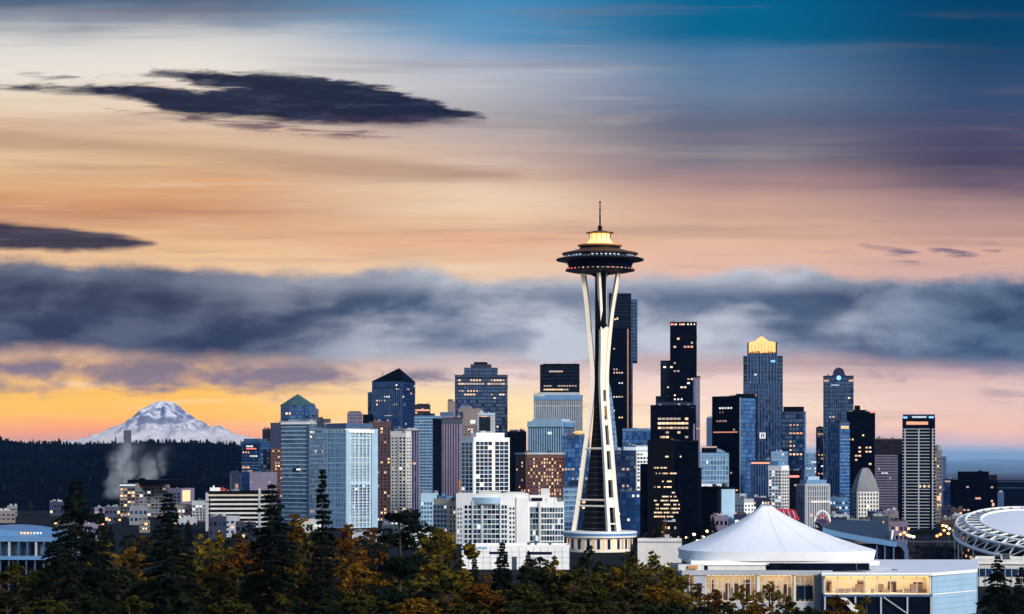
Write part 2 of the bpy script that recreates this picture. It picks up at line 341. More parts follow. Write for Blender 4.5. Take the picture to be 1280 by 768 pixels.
# ================================================================ buildings
class B:
    """a building: nearest corner at photo column xc, front runs to column xl, right side to column xr (columns as seen from the camera)"""
    def __init__(s, name, label, D, xl, xr, top, mat, xc=None, th=None, depth=None, cat='building', group=None, base=0.0, solid=True):
        xc = xr if xc is None else xc
        s.D = D; s.Cx = (xc-640)/F*D; a = atan2(s.Cx, D)
        s.t = (R(26 if th is None else th) if xc < xr else 0) + a
        s.c, s.s = cos(s.t), sin(s.t)
        s.WA = s.uA(xl)*-1
        s.WB = s.vB(xr) if xc < xr else (depth or max(14, min(45, s.WA*.8)))
        s.root = thing(name, (s.Cx, D, 0), -s.t, label, cat, group)
        s.H = s.z(top); s.base = base; s.mat = mat; s.xl, s.xc, s.xr, s.top = xl, xc, xr, top
        s.fh = M[mat].get('fh', 3.6); s.pw = M[mat].get('pw', 3.0)
        s.wins = []; s.top_z = s.H
        if not solid: return
        b = MB(); b.box(-s.WA, 0, 0, s.WB, base-1.0, s.H); s.body = b.build('tower_shaft' if s.H > 45 else 'wall', mat, s.root)
        s.rim(-s.WA, 0, 0, s.WB, s.H)
    def z(s, py): return CAMZ+(HOR-py)/F*s.D
    def uA(s, px): return -((s.Cx*F-(px-640)*s.D)/(s.c*F+(px-640)*s.s))
    def vB(s, px): return ((px-640)*s.D-s.Cx*F)/(s.s*F-(px-640)*s.c)
    def rim(s, u0, u1, v0, v1, z, mat=None, h=1.1, t=.5):
        b = MB(); e = .06
        b.box(u0-e, u1+e, v0-e, v0+t, z, z+h); b.box(u0-e, u1+e, v1-t, v1+e, z, z+h)
        b.box(u0-e, u0+t, v0+t, v1-t, z, z+h); b.box(u1-t, u1+e, v0+t, v1-t, z, z+h)
        r = b.build('parapet', mat or s.pmat(), s.root); return r
    def pmat(s):
        return {'cw_black':'nearblack','cw_black2':'nearblack','cw_navy':'navy','cw_navyfin':'navy','cw_blue':'steelblue','cw_sky':'skyblue','cw_pale':'offwhite','cw_ice':'offwhite','cw_steel':'palegrey','cw_teal':'slate','cw_brown':'brown','cw_maroon':'brown','cw_mauve':'mauve'}.get(s.mat, s.mat)
    def tier(s, x0, x1, top, bot=None, mat=None, v0=0.0, v1=1.0, name='upper_tier', rim=True):
        b = MB(); u0, u1 = s.uA(x0), s.uA(x1); z1 = s.z(top); z0 = s.top_z if bot is None else s.z(bot)
        b.box(u0, u1, s.WB*v0, s.WB*v1, z0, z1); o = b.build(name, mat or s.mat, s.root)
        if rim: s.rim(u0, u1, s.WB*v0, s.WB*v1, z1, mat=(mat if mat and not mat.startswith('cw') else None), h=.8)
        return o
    def fbox(s, b, f, s0, s1, z0, z1, d0, d1, mi=0):
        if f == 'A': b.box(s0, s1, -d1, -d0, z0, z1, mi)
        else: b.box(d0, d1, s0, s1, z0, z1, mi)
    def rng(s, f, x0, x1):
        if f == 'A': return (s.uA(s.xl if x0 is None else x0), s.uA(s.xc if x1 is None else x1))
        return (s.vB(s.xc if x0 is None else x0), s.vB(s.xr if x1 is None else x1))
    def px(s, f, q, z):
        x, y = (s.Cx+q*s.c, s.D-q*s.s) if f == 'A' else (s.Cx+q*s.s, s.D+q*s.c)
        return 640+F*x/y, HOR-(z-CAMZ)*F/y
    def fins(s, f='A', x0=None, x1=None, y0=None, y1=None, n=None, w=.6, d=.5, mat='palegrey', name='fin_screen'):
        a, e = s.rng(f, x0, x1); z1 = s.z(y0 if y0 is not None else s.top); z0 = s.z(y1) if y1 is not None else s.base
        n = n or max(2, int(round((e-a)/s.pw))); b = MB()
        for k in range(n+1):
            q = a+(e-a)*k/n; q = min(max(q, a+w/2), e-w/2); s.fbox(b, f, q-w/2, q+w/2, z0, z1, 0.02, d)
        b.build(name, mat, s.root); return s
    def bands(s, f='A', x0=None, x1=None, y0=None, y1=None, n=None, h=.9, d=.42, mat='offwhite', name='floor_band'):
        a, e = s.rng(f, x0, x1); z1 = s.z(y0 if y0 is not None else s.top); z0 = s.z(y1) if y1 is not None else s.base
        n = n or max(1, int(round((z1-z0)/s.fh))); b = MB()
        for k in range(n+1):
            z = z1-h-(z1-z0-h)*k/n; s.fbox(b, f, a, e, z, z+h, 0.02, d)
        b.build(name, mat, s.root); return s
    def grid(s, f, x0, x1, y0, y1, nc, nr, fu=.7, fv=.62, mats=('glass_dark','glass_blue'), wall=None, d=.4, lit=0.0, litm=('lit_warm','lit_yellow','lit_dim')):
        a, e = s.rng(f, x0, x1); z1, z0 = s.z(y0), s.z(y1); cw, ch = (e-a)/nc, (z1-z0)/nr
        for r in range(nr):
            for c in range(nc):
                q = a+cw*(c+.5); z = z1-ch*(r+.5)
                m = rnd.choice(litm) if rnd.random() < lit else rnd.choice(mats)
                s.wins.append([f, q, z, cw*fu, ch*fv, m])
        if d:
            b = MB(); w = cw*(1-fu); h = ch*(1-fv)
            for c in range(nc+1):
                q = a+cw*c; s.fbox(b, f, max(q-w/2, a), min(q+w/2, e), z0, z1, .02, d)
            for r in range(nr+1):
                z = z1-ch*r; s.fbox(b, f, a, e, z-h/2, z+h/2, .02, d-.06)
            b.build('facade_grid', wall or s.mat, s.root)
        return s
    def lit(s, f, x0, x1, y0, y1, p, mats=('lit_warm','lit_yellow'), fu=.62, fv=.40, pw=None, fh=None):
        p = p*.72 if p < 1 else p; fu = min(fu, .84); fv = min(fv, .46)
        pw = pw or s.pw; fh = fh or s.fh; a, e = s.rng(f, x0, x1); z1, z0 = s.z(y0), s.z(y1)
        for r in range(int(math.floor(z0/fh)), int(math.ceil(z1/fh))+1):
            row = rnd.random(); pr = p*(.35+1.2*row); on = False; m = rnd.choice(mats); ww = rnd.choice((fu*.8, fu, fu*1.2))
            for c in range(int(math.floor(a/pw)), int(math.ceil(e/pw))+1):
                q, z = pw*(c+.56), fh*(r+.62)
                on = rnd.random() < (min(.9, pr+.3) if on else pr*.7)
                if p >= 1: on = rnd.random() < .92
                if not on or rnd.random() < .25: m = rnd.choice(mats)
                if on and a+pw*.5 < q < e-pw*.5 and z0-.4*fh < z < z1+.2*fh:
                    s.wins.append([f, q, z, pw*min(ww, .9), fh*fv, m])
        return s
    def unit(s, x0, x1, h, v0=.2, v1=.7, mat='darkgrey', z=None, name='roof_unit'):
        b = MB(); z = s.top_z if z is None else s.z(z); u0, u1 = s.uA(x0), s.uA(x1)
        b.box(u0, u1, s.WB*v0, s.WB*v1, z, z+h)
        b.box(u0+(u1-u0)*.3, u0+(u1-u0)*.45, s.WB*v0+.5, s.WB*v0+2.5, z+h, z+h+1.4)
        b.build(name, mat, s.root); return s
    def panel(s, f, x0, x1, y0, y1, mat, name, d0=.04, d1=.3):
        a, e = s.rng(f, x0, x1); b = MB(); s.fbox(b, f, a, e, s.z(y1), s.z(y0), d0, d1); return b.build(name, mat, s.root)
    def mast(s, px, ytop, r=.35, v=.5, z=None, mat='darkgrey', name='antenna'):
        z = s.top_z if z is None else s.z(z); u = s.uA(px); b = MB()
        b.tube([(u, s.WB*v, z-.5), (u, s.WB*v, z+(s.z(ytop)-z)*.6), (u, s.WB*v, s.z(ytop))], [r*1.3, r, r*.5], 6); b.build(name, mat, s.root); return s
    def done(s, cap=100):
        ws = s.wins; cache = {}
        ws.sort(key=lambda w: (0 if w[5].startswith('lit') else 1, -w[2]))
        rest = {}
        for i, (f, q, z, w, h, m) in enumerate(ws):
            if i < cap:
                k = (f, round(w, 2), round(h, 2), m)
                if k not in cache:
                    b = MB(); s.fbox(b, f, -w/2, w/2, -h/2, h/2, -.1, .07); cache[k] = b.mesh('window', m)
                link(cache[k], 'window', s.root, (q, 0, z) if f == 'A' else (0, q, z))
            else:
                rest.setdefault(m, []).append((f, q, z, w, h))
        if rest:
            b = MB(); ms = list(rest)
            for mi, m in enumerate(ms):
                for f, q, z, w, h in rest[m]: s.fbox(b, f, q-w/2, q+w/2, z-h/2, z+h/2, -.1, .07, mi)
            o = b.build('glazing', ms, s.root); o['kind'] = 'stuff'
        if s.H > 85 and s.mat.startswith('cw'):
            zt = s.H*rnd.uniform(.86, .93)
            for zb in (zt, zt-s.fh*rnd.randint(9, 13), s.H*.42):
                b = MB(); b.prism([(-s.WA-.12,-.35),(.36,-.35),(.36,s.WB+.1),(.02,s.WB+.1),(.02,-.02),(-s.WA-.12,-.02)], zb, zb+.9); b.build('belt_course', s.pmat(), s.root)
        # small roof clutter
        vm = rnd.choice(['grey', 'darkgrey', 'palegrey'])
        for k in range(rnd.randint(3, 6)):
            w = rnd.uniform(1.0, 2.8); o = link(unit_box(vm), 'rooftop_vent', s.root, (-s.WA*rnd.uniform(.1, .9), s.WB*rnd.uniform(.1, .75), s.top_z)); o.scale = (w, w*rnd.uniform(.7,1.4), rnd.uniform(1.2, 3.2))
        if s.H > 60 and rnd.random() < .6: s.mast(s.xl+(s.xc-s.xl)*rnd.uniform(.2,.8), s.top-rnd.uniform(3, 7), .16, .4)
        return s

# ================================================================ ground, hills, mountain, water
def grid_mesh(xs, ys, fz):
    b = MB(); nx = len(xs); b.v = [(x, y, fz(x, y)) for y in ys for x in xs]
    b.f = [(j*nx+i, j*nx+i+1, (j+1)*nx+i+1, (j+1)*nx+i) for j in range(len(ys)-1) for i in range(nx-1)]; b.mi = [0]*len(b.f); return b
def nz(x, y, s, z=0.0): return mnoise.noise(Vector((x*s, y*s, z)))
def fbm(x, y, s, o=4, z=0.0):
    v = 0; a = 1
    for k in range(o): v += a*nz(x, y, s, z+k*7.3); s *= 2.05; a *= .5
    return v
gm = pbr('ground_mat', (.012, .015, .018), .95, .35, .02, spec=.05)
def gz(x, y):
    t = max(0.0, 1-y/560.0); h = 43.0*t
    return h*(1+.06*nz(x, y, .02)) if y < 560 else 0
ys = [-400,-200,-60]+[k*20 for k in range(0, 32)]+[700,900,1200,1600,2200,3000,4500,7000,12000,20000,34000]
xs = [-16000,-8000,-4000,-2000,-1200,-700,-450]+[k*25 for k in range(-14, 15)]+[450,700,1200,2000,4000,8000,16000]
tag(grid_mesh(xs, ys, gz).build('ground', gm, None, True), kind='structure')
# bay beyond the city on the right
wm = bpy.data.materials.new('water_mat'); wm.use_nodes = True; t = NT(wm.node_tree); bb = t.n['Principled BSDF']
bb.inputs['Base Color'].default_value = (.01, .03, .055, 1); bb.inputs['Roughness'].default_value = .3; bb.inputs['Specular IOR Level'].default_value = .15
bp = t.new('ShaderNodeBump'); bp.inputs['Strength'].default_value = .15; bp.inputs['Distance'].default_value = .5
t.put(bp.inputs['Height'], t.noise(t.new('ShaderNodeTexCoord').outputs['Object'], .08, 4)); t.put(bb.inputs['Normal'], bp.outputs[0])
b = MB(); b.add([(-200,2700,.3),(2600,2700,.3),(9000,14500,.3),(-200,14500,.3)], [(0,1,2,3)]); tag(b.build('water', wm), kind='structure')
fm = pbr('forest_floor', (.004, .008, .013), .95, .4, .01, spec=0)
# dark wooded hill on the left
HILL = [(-4200,70),(-1900,66),(-1250,100),(-1010,96),(-950,90),(-800,84),(-640,88),(-480,80),(-330,74),(-150,60),(50,42),(300,18),(800,4),(1400,2)]
def prof(t, x):
    for (a, ha), (c, hc) in zip(t, t[1:]):
        if a <= x <= c: return ha+(hc-ha)*(x-a)/(c-a)
    return t[0][1] if x < t[0][0] else t[-1][1]
def hz(x, y):
    k = (y-2000)/2400.0; k = max(0, min(1, k)); k = k*k*(3-2*k)
    q = 1 if y < 4500 else max(0, 1-(y-4500)/1500.0)
    return -1+(prof(HILL, x)*.93+4*fbm(x, y, .004, 3))*k*q
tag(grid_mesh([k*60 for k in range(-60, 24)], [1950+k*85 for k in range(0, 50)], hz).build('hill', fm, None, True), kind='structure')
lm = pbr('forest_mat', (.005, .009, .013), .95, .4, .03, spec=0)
b = MB()
for k in range(7000):
    ridge = k < 900
    x = rnd.uniform(-1900, 420) if ridge else rnd.uniform(-2000, 500); y = rnd.uniform(4330, 4520) if ridge else rnd.uniform(2030, 4480)
    if not ridge and y < 2700 and x > -330*y/2300: continue
    z = hz(x, y); g = fbm(x, y, .012, 2)
    h = max(3, rnd.gauss(6, 2.2)*(1+.7*g)); r = h*rnd.uniform(.16, .30)
    if rnd.random() < .55:
        p = [(x+r*cos(a), y+r*sin(a)) for a in (0,1.26,2.51,3.77,5.03)]
        b.cone(p, z+h*.1, (x, y, z+h*.72)); p = [(x+r*.62*cos(a+.5), y+r*.62*sin(a+.5)) for a in (0,1.26,2.51,3.77,5.03)]; b.cone(p, z+h*.48, (x+rnd.uniform(-.3,.3), y, z+h))
    else:
        h *= .8; R_ = h*.34; b.lathe([(R_*.4, z), (R_*rnd.uniform(.8,1.1), z+h*.35), (R_*rnd.uniform(.6,1), z+h*.7), (R_*.25, z+h)], 6, x, y)
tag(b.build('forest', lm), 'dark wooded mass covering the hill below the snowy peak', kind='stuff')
# far ridges across the bay
rm = pbr('ridge_mat', (.05, .11, .17), 1, .3, .001)  # the blue of distant haze is mixed into this base colour
def ridge(name, pts, D, dep, x0, x1, n=90):
    def f(x, y):
        k = (y-D+dep)/dep; k = max(0, min(1, k)); return -2+(k**.8)*(prof(pts, x/D*F+640)+fbm(x, y, 5.0/D*4, 4)*D*.0006)
    a, c = (x0-640)/F*D, (x1-640)/F*D
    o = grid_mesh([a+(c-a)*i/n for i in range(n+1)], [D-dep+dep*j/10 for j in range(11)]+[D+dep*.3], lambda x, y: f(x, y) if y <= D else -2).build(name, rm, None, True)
    tag(o, kind='structure')
zz = lambda py, D: CAMZ+(HOR-py)/F*D
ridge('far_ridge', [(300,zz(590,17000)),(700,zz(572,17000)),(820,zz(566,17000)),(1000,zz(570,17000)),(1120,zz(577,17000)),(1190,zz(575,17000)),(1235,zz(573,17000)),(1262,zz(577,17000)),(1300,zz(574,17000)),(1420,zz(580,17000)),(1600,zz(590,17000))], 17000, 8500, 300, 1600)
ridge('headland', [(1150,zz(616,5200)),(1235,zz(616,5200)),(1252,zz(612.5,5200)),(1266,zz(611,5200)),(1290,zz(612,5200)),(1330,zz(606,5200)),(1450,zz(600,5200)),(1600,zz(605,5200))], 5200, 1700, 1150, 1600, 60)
# snow peak
MD = 28000.0; mx, mzt = (205-640)/F*MD, zz(502, MD)
mp = [(0,0),(8,1.2),(17,5.5),(30,14.5),(42,22),(55,31),(70,38),(90,45),(110,51),(140,56),(180,62),(260,75),(400,110)]
def mz(x, y):
    dx_, dy_ = (x-mx)/MD*F, (y-MD)/MD*F*.8
    r = sqrt(dx_*dx_+dy_*dy_); a = atan2(dy_, dx_)
    if dx_ < 0: r *= 1.0+.12*min(1, -dx_/60)
    drop = prof(mp, min(r, 399))
    rg = abs(mnoise.noise(Vector((cos(a)*2.6+5, sin(a)*2.6, r*.012))))*2-.5
    rg2 = mnoise.noise(Vector((cos(a)*7, sin(a)*7+3, r*.03)))
    k = min(1, r/42)
    drop += k*(rg*9+rg2*4.5)+fbm(dx_, dy_, .09, 5)*4.2*k
    return mzt-max(0, drop)/F*MD
mm = bpy.data.materials.new('snow_rock'); mm.use_nodes = True; t = NT(mm.node_tree); bb = t.n['Principled BSDF']; bb.inputs['Roughness'].default_value = .8
g = t.new('ShaderNodeNewGeometry'); oc = t.new('ShaderNodeTexCoord').outputs['Object']
nx_, ny_, nz_ = t.sep(g.outputs['Normal']); px_, py_, pz_ = t.sep(oc)
n1 = t.noise(oc, .006, 6, .65); n2 = t.noise(t.xyz(px_, py_, t.m('MULTIPLY', pz_, .3)), .012, 5, .6)
rock = t.m('MULTIPLY', t.sm(t.m('ADD', t.m('MULTIPLY', nz_, -.7), t.m('ADD', t.m('MULTIPLY', n1, .9), t.m('MULTIPLY', n2, .5))), -.02, .20), t.sm(pz_, 300, 480))
t.put(bb.inputs['Base Color'], t.mix(rock, (.80, .78, .80, 1), (.10, .14, .22, 1)))
q = 210
o = grid_mesh([mx+(i-q/2)*(260*2/q)/F*MD for i in range(q+1)], [MD+(j-q/2)*(260*2/q)/F*MD for j in range(q+1)], mz).build('mountain', mm, None, True)
tag(o, kind='structure')
# the air
hm = bpy.data.materials.new('haze_mat'); hm.use_nodes = True; t = NT(hm.node_tree); t.n.remove(t.n['Principled BSDF'])
pv = t.new('ShaderNodeVolumePrincipled'); pv.inputs['Color'].default_value = (.12, .36, .98, 1); pv.inputs['Density'].default_value = 1.0e-5; pv.inputs['Anisotropy'].default_value = .1
t.l.new(pv.outputs[0], t.n['Material Output'].inputs['Volume'])
b = MB(); b.box(-17000, 17000, -600, 33000, -6, 900); h = b.build('haze', hm); tag(h, 'pale blue evening haze hanging over the city and hills', kind='stuff')
# mist lying on the bay and at the foot of the peak
for nm, lab, bx, den, colr in (('sea_mist','pale blue mist lying low over the bay before the far ridge',(300,9000,5800,16600,-1,92),1.5e-4,(.42,.70,1.0,1)),('valley_mist','thin pale mist around the foot of the snowy peak',(-7600,-1300,9000,27200,-1,260),6.0e-5,(1.0,.86,.74,1))):
    mm_ = bpy.data.materials.new(nm+'_mat'); mm_.use_nodes = True; t = NT(mm_.node_tree); t.n.remove(t.n['Principled BSDF'])
    pv = t.new('ShaderNodeVolumePrincipled'); pv.inputs['Color'].default_value = colr; pv.inputs['Density'].default_value = den
    t.l.new(pv.outputs[0], t.n['Material Output'].inputs['Volume']); b = MB(); b.box(*bx); tag(b.build(nm, mm_), lab, 'mist', kind='stuff')
# steam over the dark hill
sm_ = bpy.data.materials.new('steam_mat'); sm_.use_nodes = True; t = NT(sm_.node_tree); t.n.remove(t.n['Principled BSDF'])
pv = t.new('ShaderNodeVolumePrincipled'); pv.inputs['Color'].default_value = (.92, .96, 1, 1)
x, y, z = t.sep(t.new('ShaderNodeTexCoord').outputs['Object'])
zf = t.m('DIVIDE', z, 64.0)
wob = t.noise(t.xyz(0.0, 0.0, t.m('DIVIDE', z, 20)), 1, 2, .5); wob2 = t.noise(t.xyz(t.m('DIVIDE', x, 14), t.m('DIVIDE', y, 16), t.m('DIVIDE', z, 18)), 1, 3, .55)
xw = t.m('ADD', x, t.m('MULTIPLY', t.m('SUBTRACT', wob, .5), t.m('MULTIPLY', zf, 34.0))); xw = t.m('ADD', xw, t.m('MULTIPLY', t.m('SUBTRACT', wob2, .5), 26.0))
n = t.noise(t.xyz(t.m('DIVIDE', xw, 15), t.m('DIVIDE', y, 18), t.m('DIVIDE', z, 30)), 1, 5, .58, .3)
def puff(cx, sl, r0, r1, top):
    d = t.m('DIVIDE', t.m('ABSOLUTE', t.m('SUBTRACT', xw, t.m('MULTIPLY_ADD', zf, sl, cx))), t.m('MULTIPLY_ADD', zf, r1, r0))
    return t.m('MULTIPLY', t.m('MULTIPLY', t.sm(d, 1.0, .0), t.sm(zf, top, top*.35)), t.sm(zf, .02, .2))
fall = t.m('MAXIMUM', puff(-22.0, 20.0, 9.0, 12.0, 1.0), t.m('MULTIPLY', puff(0.0, 30.0, 9.0, 12.0, .92), .75))
fall = t.m('MULTIPLY', fall, t.sm(t.m('ABSOLUTE', t.m('DIVIDE', y, 18.0)), 1.0, .2))
t.put(pv.inputs['Density'], t.m('MULTIPLY', t.m('MULTIPLY', fall, t.sm(n, .34, .70)), .22))
t.l.new(pv.outputs[0], t.n['Material Output'].inputs['Volume'])
b = MB(); b.box(-62, 62, -20, 20, 0, 66); o = b.build('steam_plume', sm_); o.location = W(168, 628, 2250)
tag(o, 'pale steam plume drifting up in front of the dark wooded hill', 'steam', kind='stuff')

# ================================================================ the skyline, left to right
WARM = ('lit_warm','lit_warm','lit_dim','lit_yellow'); MIX = ('lit_warm','lit_yellow','lit_white','lit_dim'); ORG = ('lit_orange','lit_warm','lit_dim'); ICE = ('lit_ice','lit_white')
GL = ('glass_dark','glass_blue','glass_black'); GP = ('glass_pale','glass_teal','glass_blue','glass_dark'); GB = ('glass_blue','glass_dark','glass_teal')
T_, A_ = 'tower', 'apartment building'

# -- far left
x = B('office_block','beige grid fronted office block with dark flat roof beside the steam plume',1900,150,212,606,'taupe',xc=169,th=40)
x.unit(155,200,4,.1,.8,'nearblack').grid('B',None,None,610,650,9,10,.82,.66,('glass_pale','glass_dark','glass_blue'),'taupe',.3,.10,('lit_white','lit_dim'))
x.grid('A',None,None,610,650,4,10,.8,.6,GL,'taupe',.3,.5,WARM).bands('A',y0=606,y1=607.6,n=1,h=.6,mat='lit_ice',name='roof_edge_light').done(90)
x = B('office_block','grey stepped block with one big warm lit window high on its side',1990,206,243,612,'mauve',xc=226,th=40)
x.unit(208,225,5,.1,.8,'nearblack'); x.panel('B',228,237.5,613,627,'lit_warm','window')
x.grid('B',None,None,630,652,3,6,.8,.6,GP,'mauve',.3,.1,MIX).grid('A',None,None,616,652,4,9,.8,.6,GL,'mauve',.3,.06,MIX).done(60)
x = B('low_block','low pale block with scattered lights between beige block and striped garage',1750,240,262,628,'palegrey')
x.grid('A',None,None,631,650,5,5,.7,.5,GL,'palegrey',.25,.35,MIX).done(40)
x = B('parking_garage','open parking garage with pale deck edges and dark gaps between its floors',1500,257,336,616,'nearblack',depth=34)
for k in range(8):
    y = 618+k*5.6; x.panel('A',257,336,y,y+2.3,'offwhite' if k else 'cream','deck_edge',.02,.6)
x.panel('A',257,260.5,616,664,'palegrey','stair_column',.62,1.2); x.panel('A',323,326,610,664,'palegrey','stair_column',.62,1.2); x.unit(262,275,3.2,.2,.5,'white').unit(276,282,2.6,.2,.5,'red').done(0)
x = B('office_block','small grey office block with pale arched outline left of sign topped glass block',2350,287,304,592,'mauve')
x.panel('A',288,289.3,594,624,'palegrey','pilaster',.02,.5); x.panel('A',301,302.3,594,624,'palegrey','pilaster',.02,.5); x.panel('A',294,298,605,610,'lit_dim','window'); x.grid('A',290,300,612,624,3,4,.7,.6,GL,'mauve',.2,.1).done(30)
x = B('office_tower','blue glass office block carrying a small white and red rooftop sign',2300,302,340,553,'cw_blue',xc=325,th=30,cat=T_)
x.bands('A',y0=578,y1=590,n=3,h=.7,mat='palegrey').panel('A',305,324,555,563,'navy','sign',.5,.9)
sg = MB()
for a_, c_ in ((308.5,310),(310.6,312.2),(312.9,314),(314.6,316.6)): x.fbox(sg,'A',x.uA(a_),x.uA(c_),x.z(559.2),x.z(557),.92,1.0)
x.fbox(sg,'A',x.uA(308.5),x.uA(321),x.z(561.8),x.z(560.4),.92,1.0,1); sg.build('sign_lettering',['lit_white','lit_red'],x.root)
x.tier(303,322,549.5,mat='steelblue',v0=.1,v1=.8,name='penthouse'); x.lit('A',302,324,565,600,.12,MIX).done()
x = B('office_block','windowless mauve block below the sign topped blue glass block',2150,312,346,592,'mauve'); x.grid('A',None,None,596,622,9,6,.75,.3,('mauve','taupe'),'mauve',.2,.03).done(60)
x = B('office_block','curved dark blue glass block between sign topped block and brown slab',2260,326,345,563,'cw_navy'); x.lit('A',None,None,570,600,.05,MIX).done(30)
x = B('office_tower','dark maroon slab with flat top below the pyramid roofed octagon tower',2450,328,341,537.5,'cw_maroon',cat=T_); x.done(10)
x = B('office_tower','navy slab with brick red lower storeys behind the white banded glass tower',2250,338,358,530,'navy',cat=T_)
x.grid('A',340,357,562,622,5,16,.6,.5,GL,'brick',.5,.25,WARM); x.panel('A',339,340,560,625,'brick','pilaster',.02,.7); x.done(80)
# octagonal tower with pyramid roof
D = 2420; c0 = W(370,575,D); rt = thing('office_tower',(c0.x,D+20,0),0,'blue grey octagonal tower with low pyramid roof left of the pyramid topped dark tower',T_)
k = D/F; oc = [(22.5*k*cos(pi/8+i*pi/4), 22.5*k*sin(pi/8+i*pi/4)) for i in range(8)]
b = MB(); b.prism(oc,0,CAMZ+(575-507)*k); b.build('tower_shaft','cw_blue',rt)
b = MB(); b.prism([(p[0]*1.04,p[1]*1.04) for p in oc],CAMZ+68*k,CAMZ+69*k); b.build('cornice','slate',rt)
b = MB(); b.cone(oc,CAMZ+69*k,(0,0,CAMZ+(575-492)*k)); b.build('pyramid_roof','greenroof',rt)
b = MB(); b.box(8*k,25.5*k,-12*k,10*k,0,CAMZ+(575-511)*k); b.cone([(15*k,-12*k),(24*k,-12*k),(24*k,0),(15*k,0)],CAMZ+64*k,(21*k,-8*k,CAMZ+72*k)); b.build('side_wing','steelblue',rt)
b = MB()
for i in range(9): b.box((-9+i*2.6)*k,(-8.4+i*2.6)*k,-21.6*k,-20.7*k,40,CAMZ+66*k)
b.build('fin_screen','steelblue',rt)
for px_, py_ in ((358,517),(362,517)):
    b = MB(); q=((px_-370)*k); b.box(q-.9,q+.9,-21.9*k,-20.6*k,CAMZ+(575-py_)*k-1.2,CAMZ+(575-py_)*k+1.2); b.build('window','lit_yellow',rt)
# banded rounded tower
x = B('office_tower','grey green glass tower with thin white floor bands and rounded white top edge',1700,352,409,528.5,'cw_steel',xc=387,th=34,cat=T_)
x.bands('A',y0=533,n=23,h=.75,d=.5,mat='paleblue').bands('B',y0=533,n=23,h=.6,d=.45,mat='steelblue')
x.panel('A',352,387,528,530.5,'white','roof_edge',.02,1.2); x.panel('B',387,408,528.5,530.5,'palegrey','roof_edge',.02,1.0)
x.panel('A',384.6,387,531,660,'steelblue','corner_pier',.52,.9); x.panel('A',366.5,374,585.5,589,'black','window',.3,.56); x.panel('A',371,376,586,588,'lit_white','window',.5,.6)
x.unit(392,398,3,.3,.7,'darkgrey'); x.tier(356,384,525.8,mat='palegrey',v0=.2,v1=.8,name='penthouse')
for j,(u_,v_,h_) in enumerate(((-1.5,2,4.2),(1.5,7,5.0),(3.2,12,3.2))):
    b = MB(); b.tube([(u_-2,v_,x.H),(u_-2,v_,x.H+h_)],.3); b.lathe([(.4,x.H+h_-.6),(1.9,x.H+h_+.2),(2.1,x.H+h_+.9),(.3,x.H+h_+.5)],12,u_-2,v_); b.build('satellite_dish','darkgrey',x.root)
x.lit('B',None,None,540,650,.10,MIX).done()
x = B('office_tower','pale ice blue glass tower with bright white frame grid and blue roof',1600,404,471,538,'cw_ice',xc=432,th=52,cat=T_)
x.bands('B',433,463,541,664,34,.55,.4,'paleblue').fins('B',433,463,541,664,6,.5,.45,'white'); x.bands('A',y0=541,n=34,h=.5,d=.35,mat='paleblue').fins('A',n=6,w=.45,d=.3,mat='paleblue')
x.panel('B',431.8,436,538,664,'paleblue','corner_pier',.48,.9); x.panel('B',463.5,471,536,664,'paleblue','side_fin',.3,1.2); x.panel('B',434,466,538,541,'white','roof_edge',.5,1.6)
x.tier(406,431,530.5,mat='steelblue',v0=.05,v1=.9,name='penthouse'); x.grid('B',438,462,544,600,8,16,.86,.7,('glass_teal','glass_pale','glass_dark'),'white',0,.02,ICE).grid('B',438,462,606,658,8,14,.8,.66,('glass_blue','glass_dark'),'white',0,.02,ICE).done()
x = B('office_tower','small dark tower with flat top poking up behind the ice blue glass tower',2650,434,453,517,'cw_mauve',cat=T_); x.tier(436,451,515,mat='brown',v0=.2,v1=.8,name='penthouse'); x.done(0)
# pyramid topped tower
x = B('office_tower','dark navy tower with a black pyramid roof and thin side mast',2300,465,519,477.5,'cw_navyfin',xc=503,th=20,cat=T_)
u0,u1,wb = -x.WA,0,x.WB
b = MB(); cxp=(x.uA(492.5)); b.cone([(u0-.5,-.5),(u1+.5,-.5),(u1+.5,wb+.5),(u0-.5,wb+.5)],x.H+.6,(cxp,wb*.4,x.z(459.5))); b.build('pyramid_roof','nearblack',x.root)
b = MB(); b.box(x.uA(459),u0,1.5,wb*.8,0,x.z(490)); b.build('side_wing','cw_navyfin',x.root); b = MB(); b.box(x.uA(454.5),u0+1,-2.5,wb*.7,0,x.z(518)); b.build('lower_wing','cw_black',x.root)
b = MB(); b.box(x.uA(470),x.uA(500),-3.0,0,0,x.z(520)); b.build('lower_wing','cw_navyfin',x.root)
x.fins('A',n=15,w=.55,d=.6,mat='steelblue',y0=486).mast(475,463,.3,.2); x.lit('A',None,None,481,560,.22,MIX).lit('B',None,None,481,560,.12,MIX); x.panel('A',466,503,484,485.6,'navy','cornice',.04,.9); x.done()
x = B('apartment_tower','dark brown apartment tower with orange lit windows right of ice blue tower',1800,461,489,529,'brown',cat=A_); x.grid('A',462,488,534,660,6,30,.55,.55,GL,'brown',.5,.13,WARM).done()
x = B('apartment_tower','narrow cream apartment tower with dark stacked balconies',1650,488,514,541,'offwhite',xc=508,th=30,cat=A_)
x.grid('A',489,497,546,655,2,26,.6,.5,GL,'offwhite',.3,.02).grid('A',499,508,546,655,2,26,.8,.6,('glass_black','glass_dark'),'offwhite',.9,.06,MIX).grid('B',None,None,546,655,2,26,.6,.5,GL,'offwhite',.3,.02); x.unit(492,505,3,.1,.6,'grey').done()
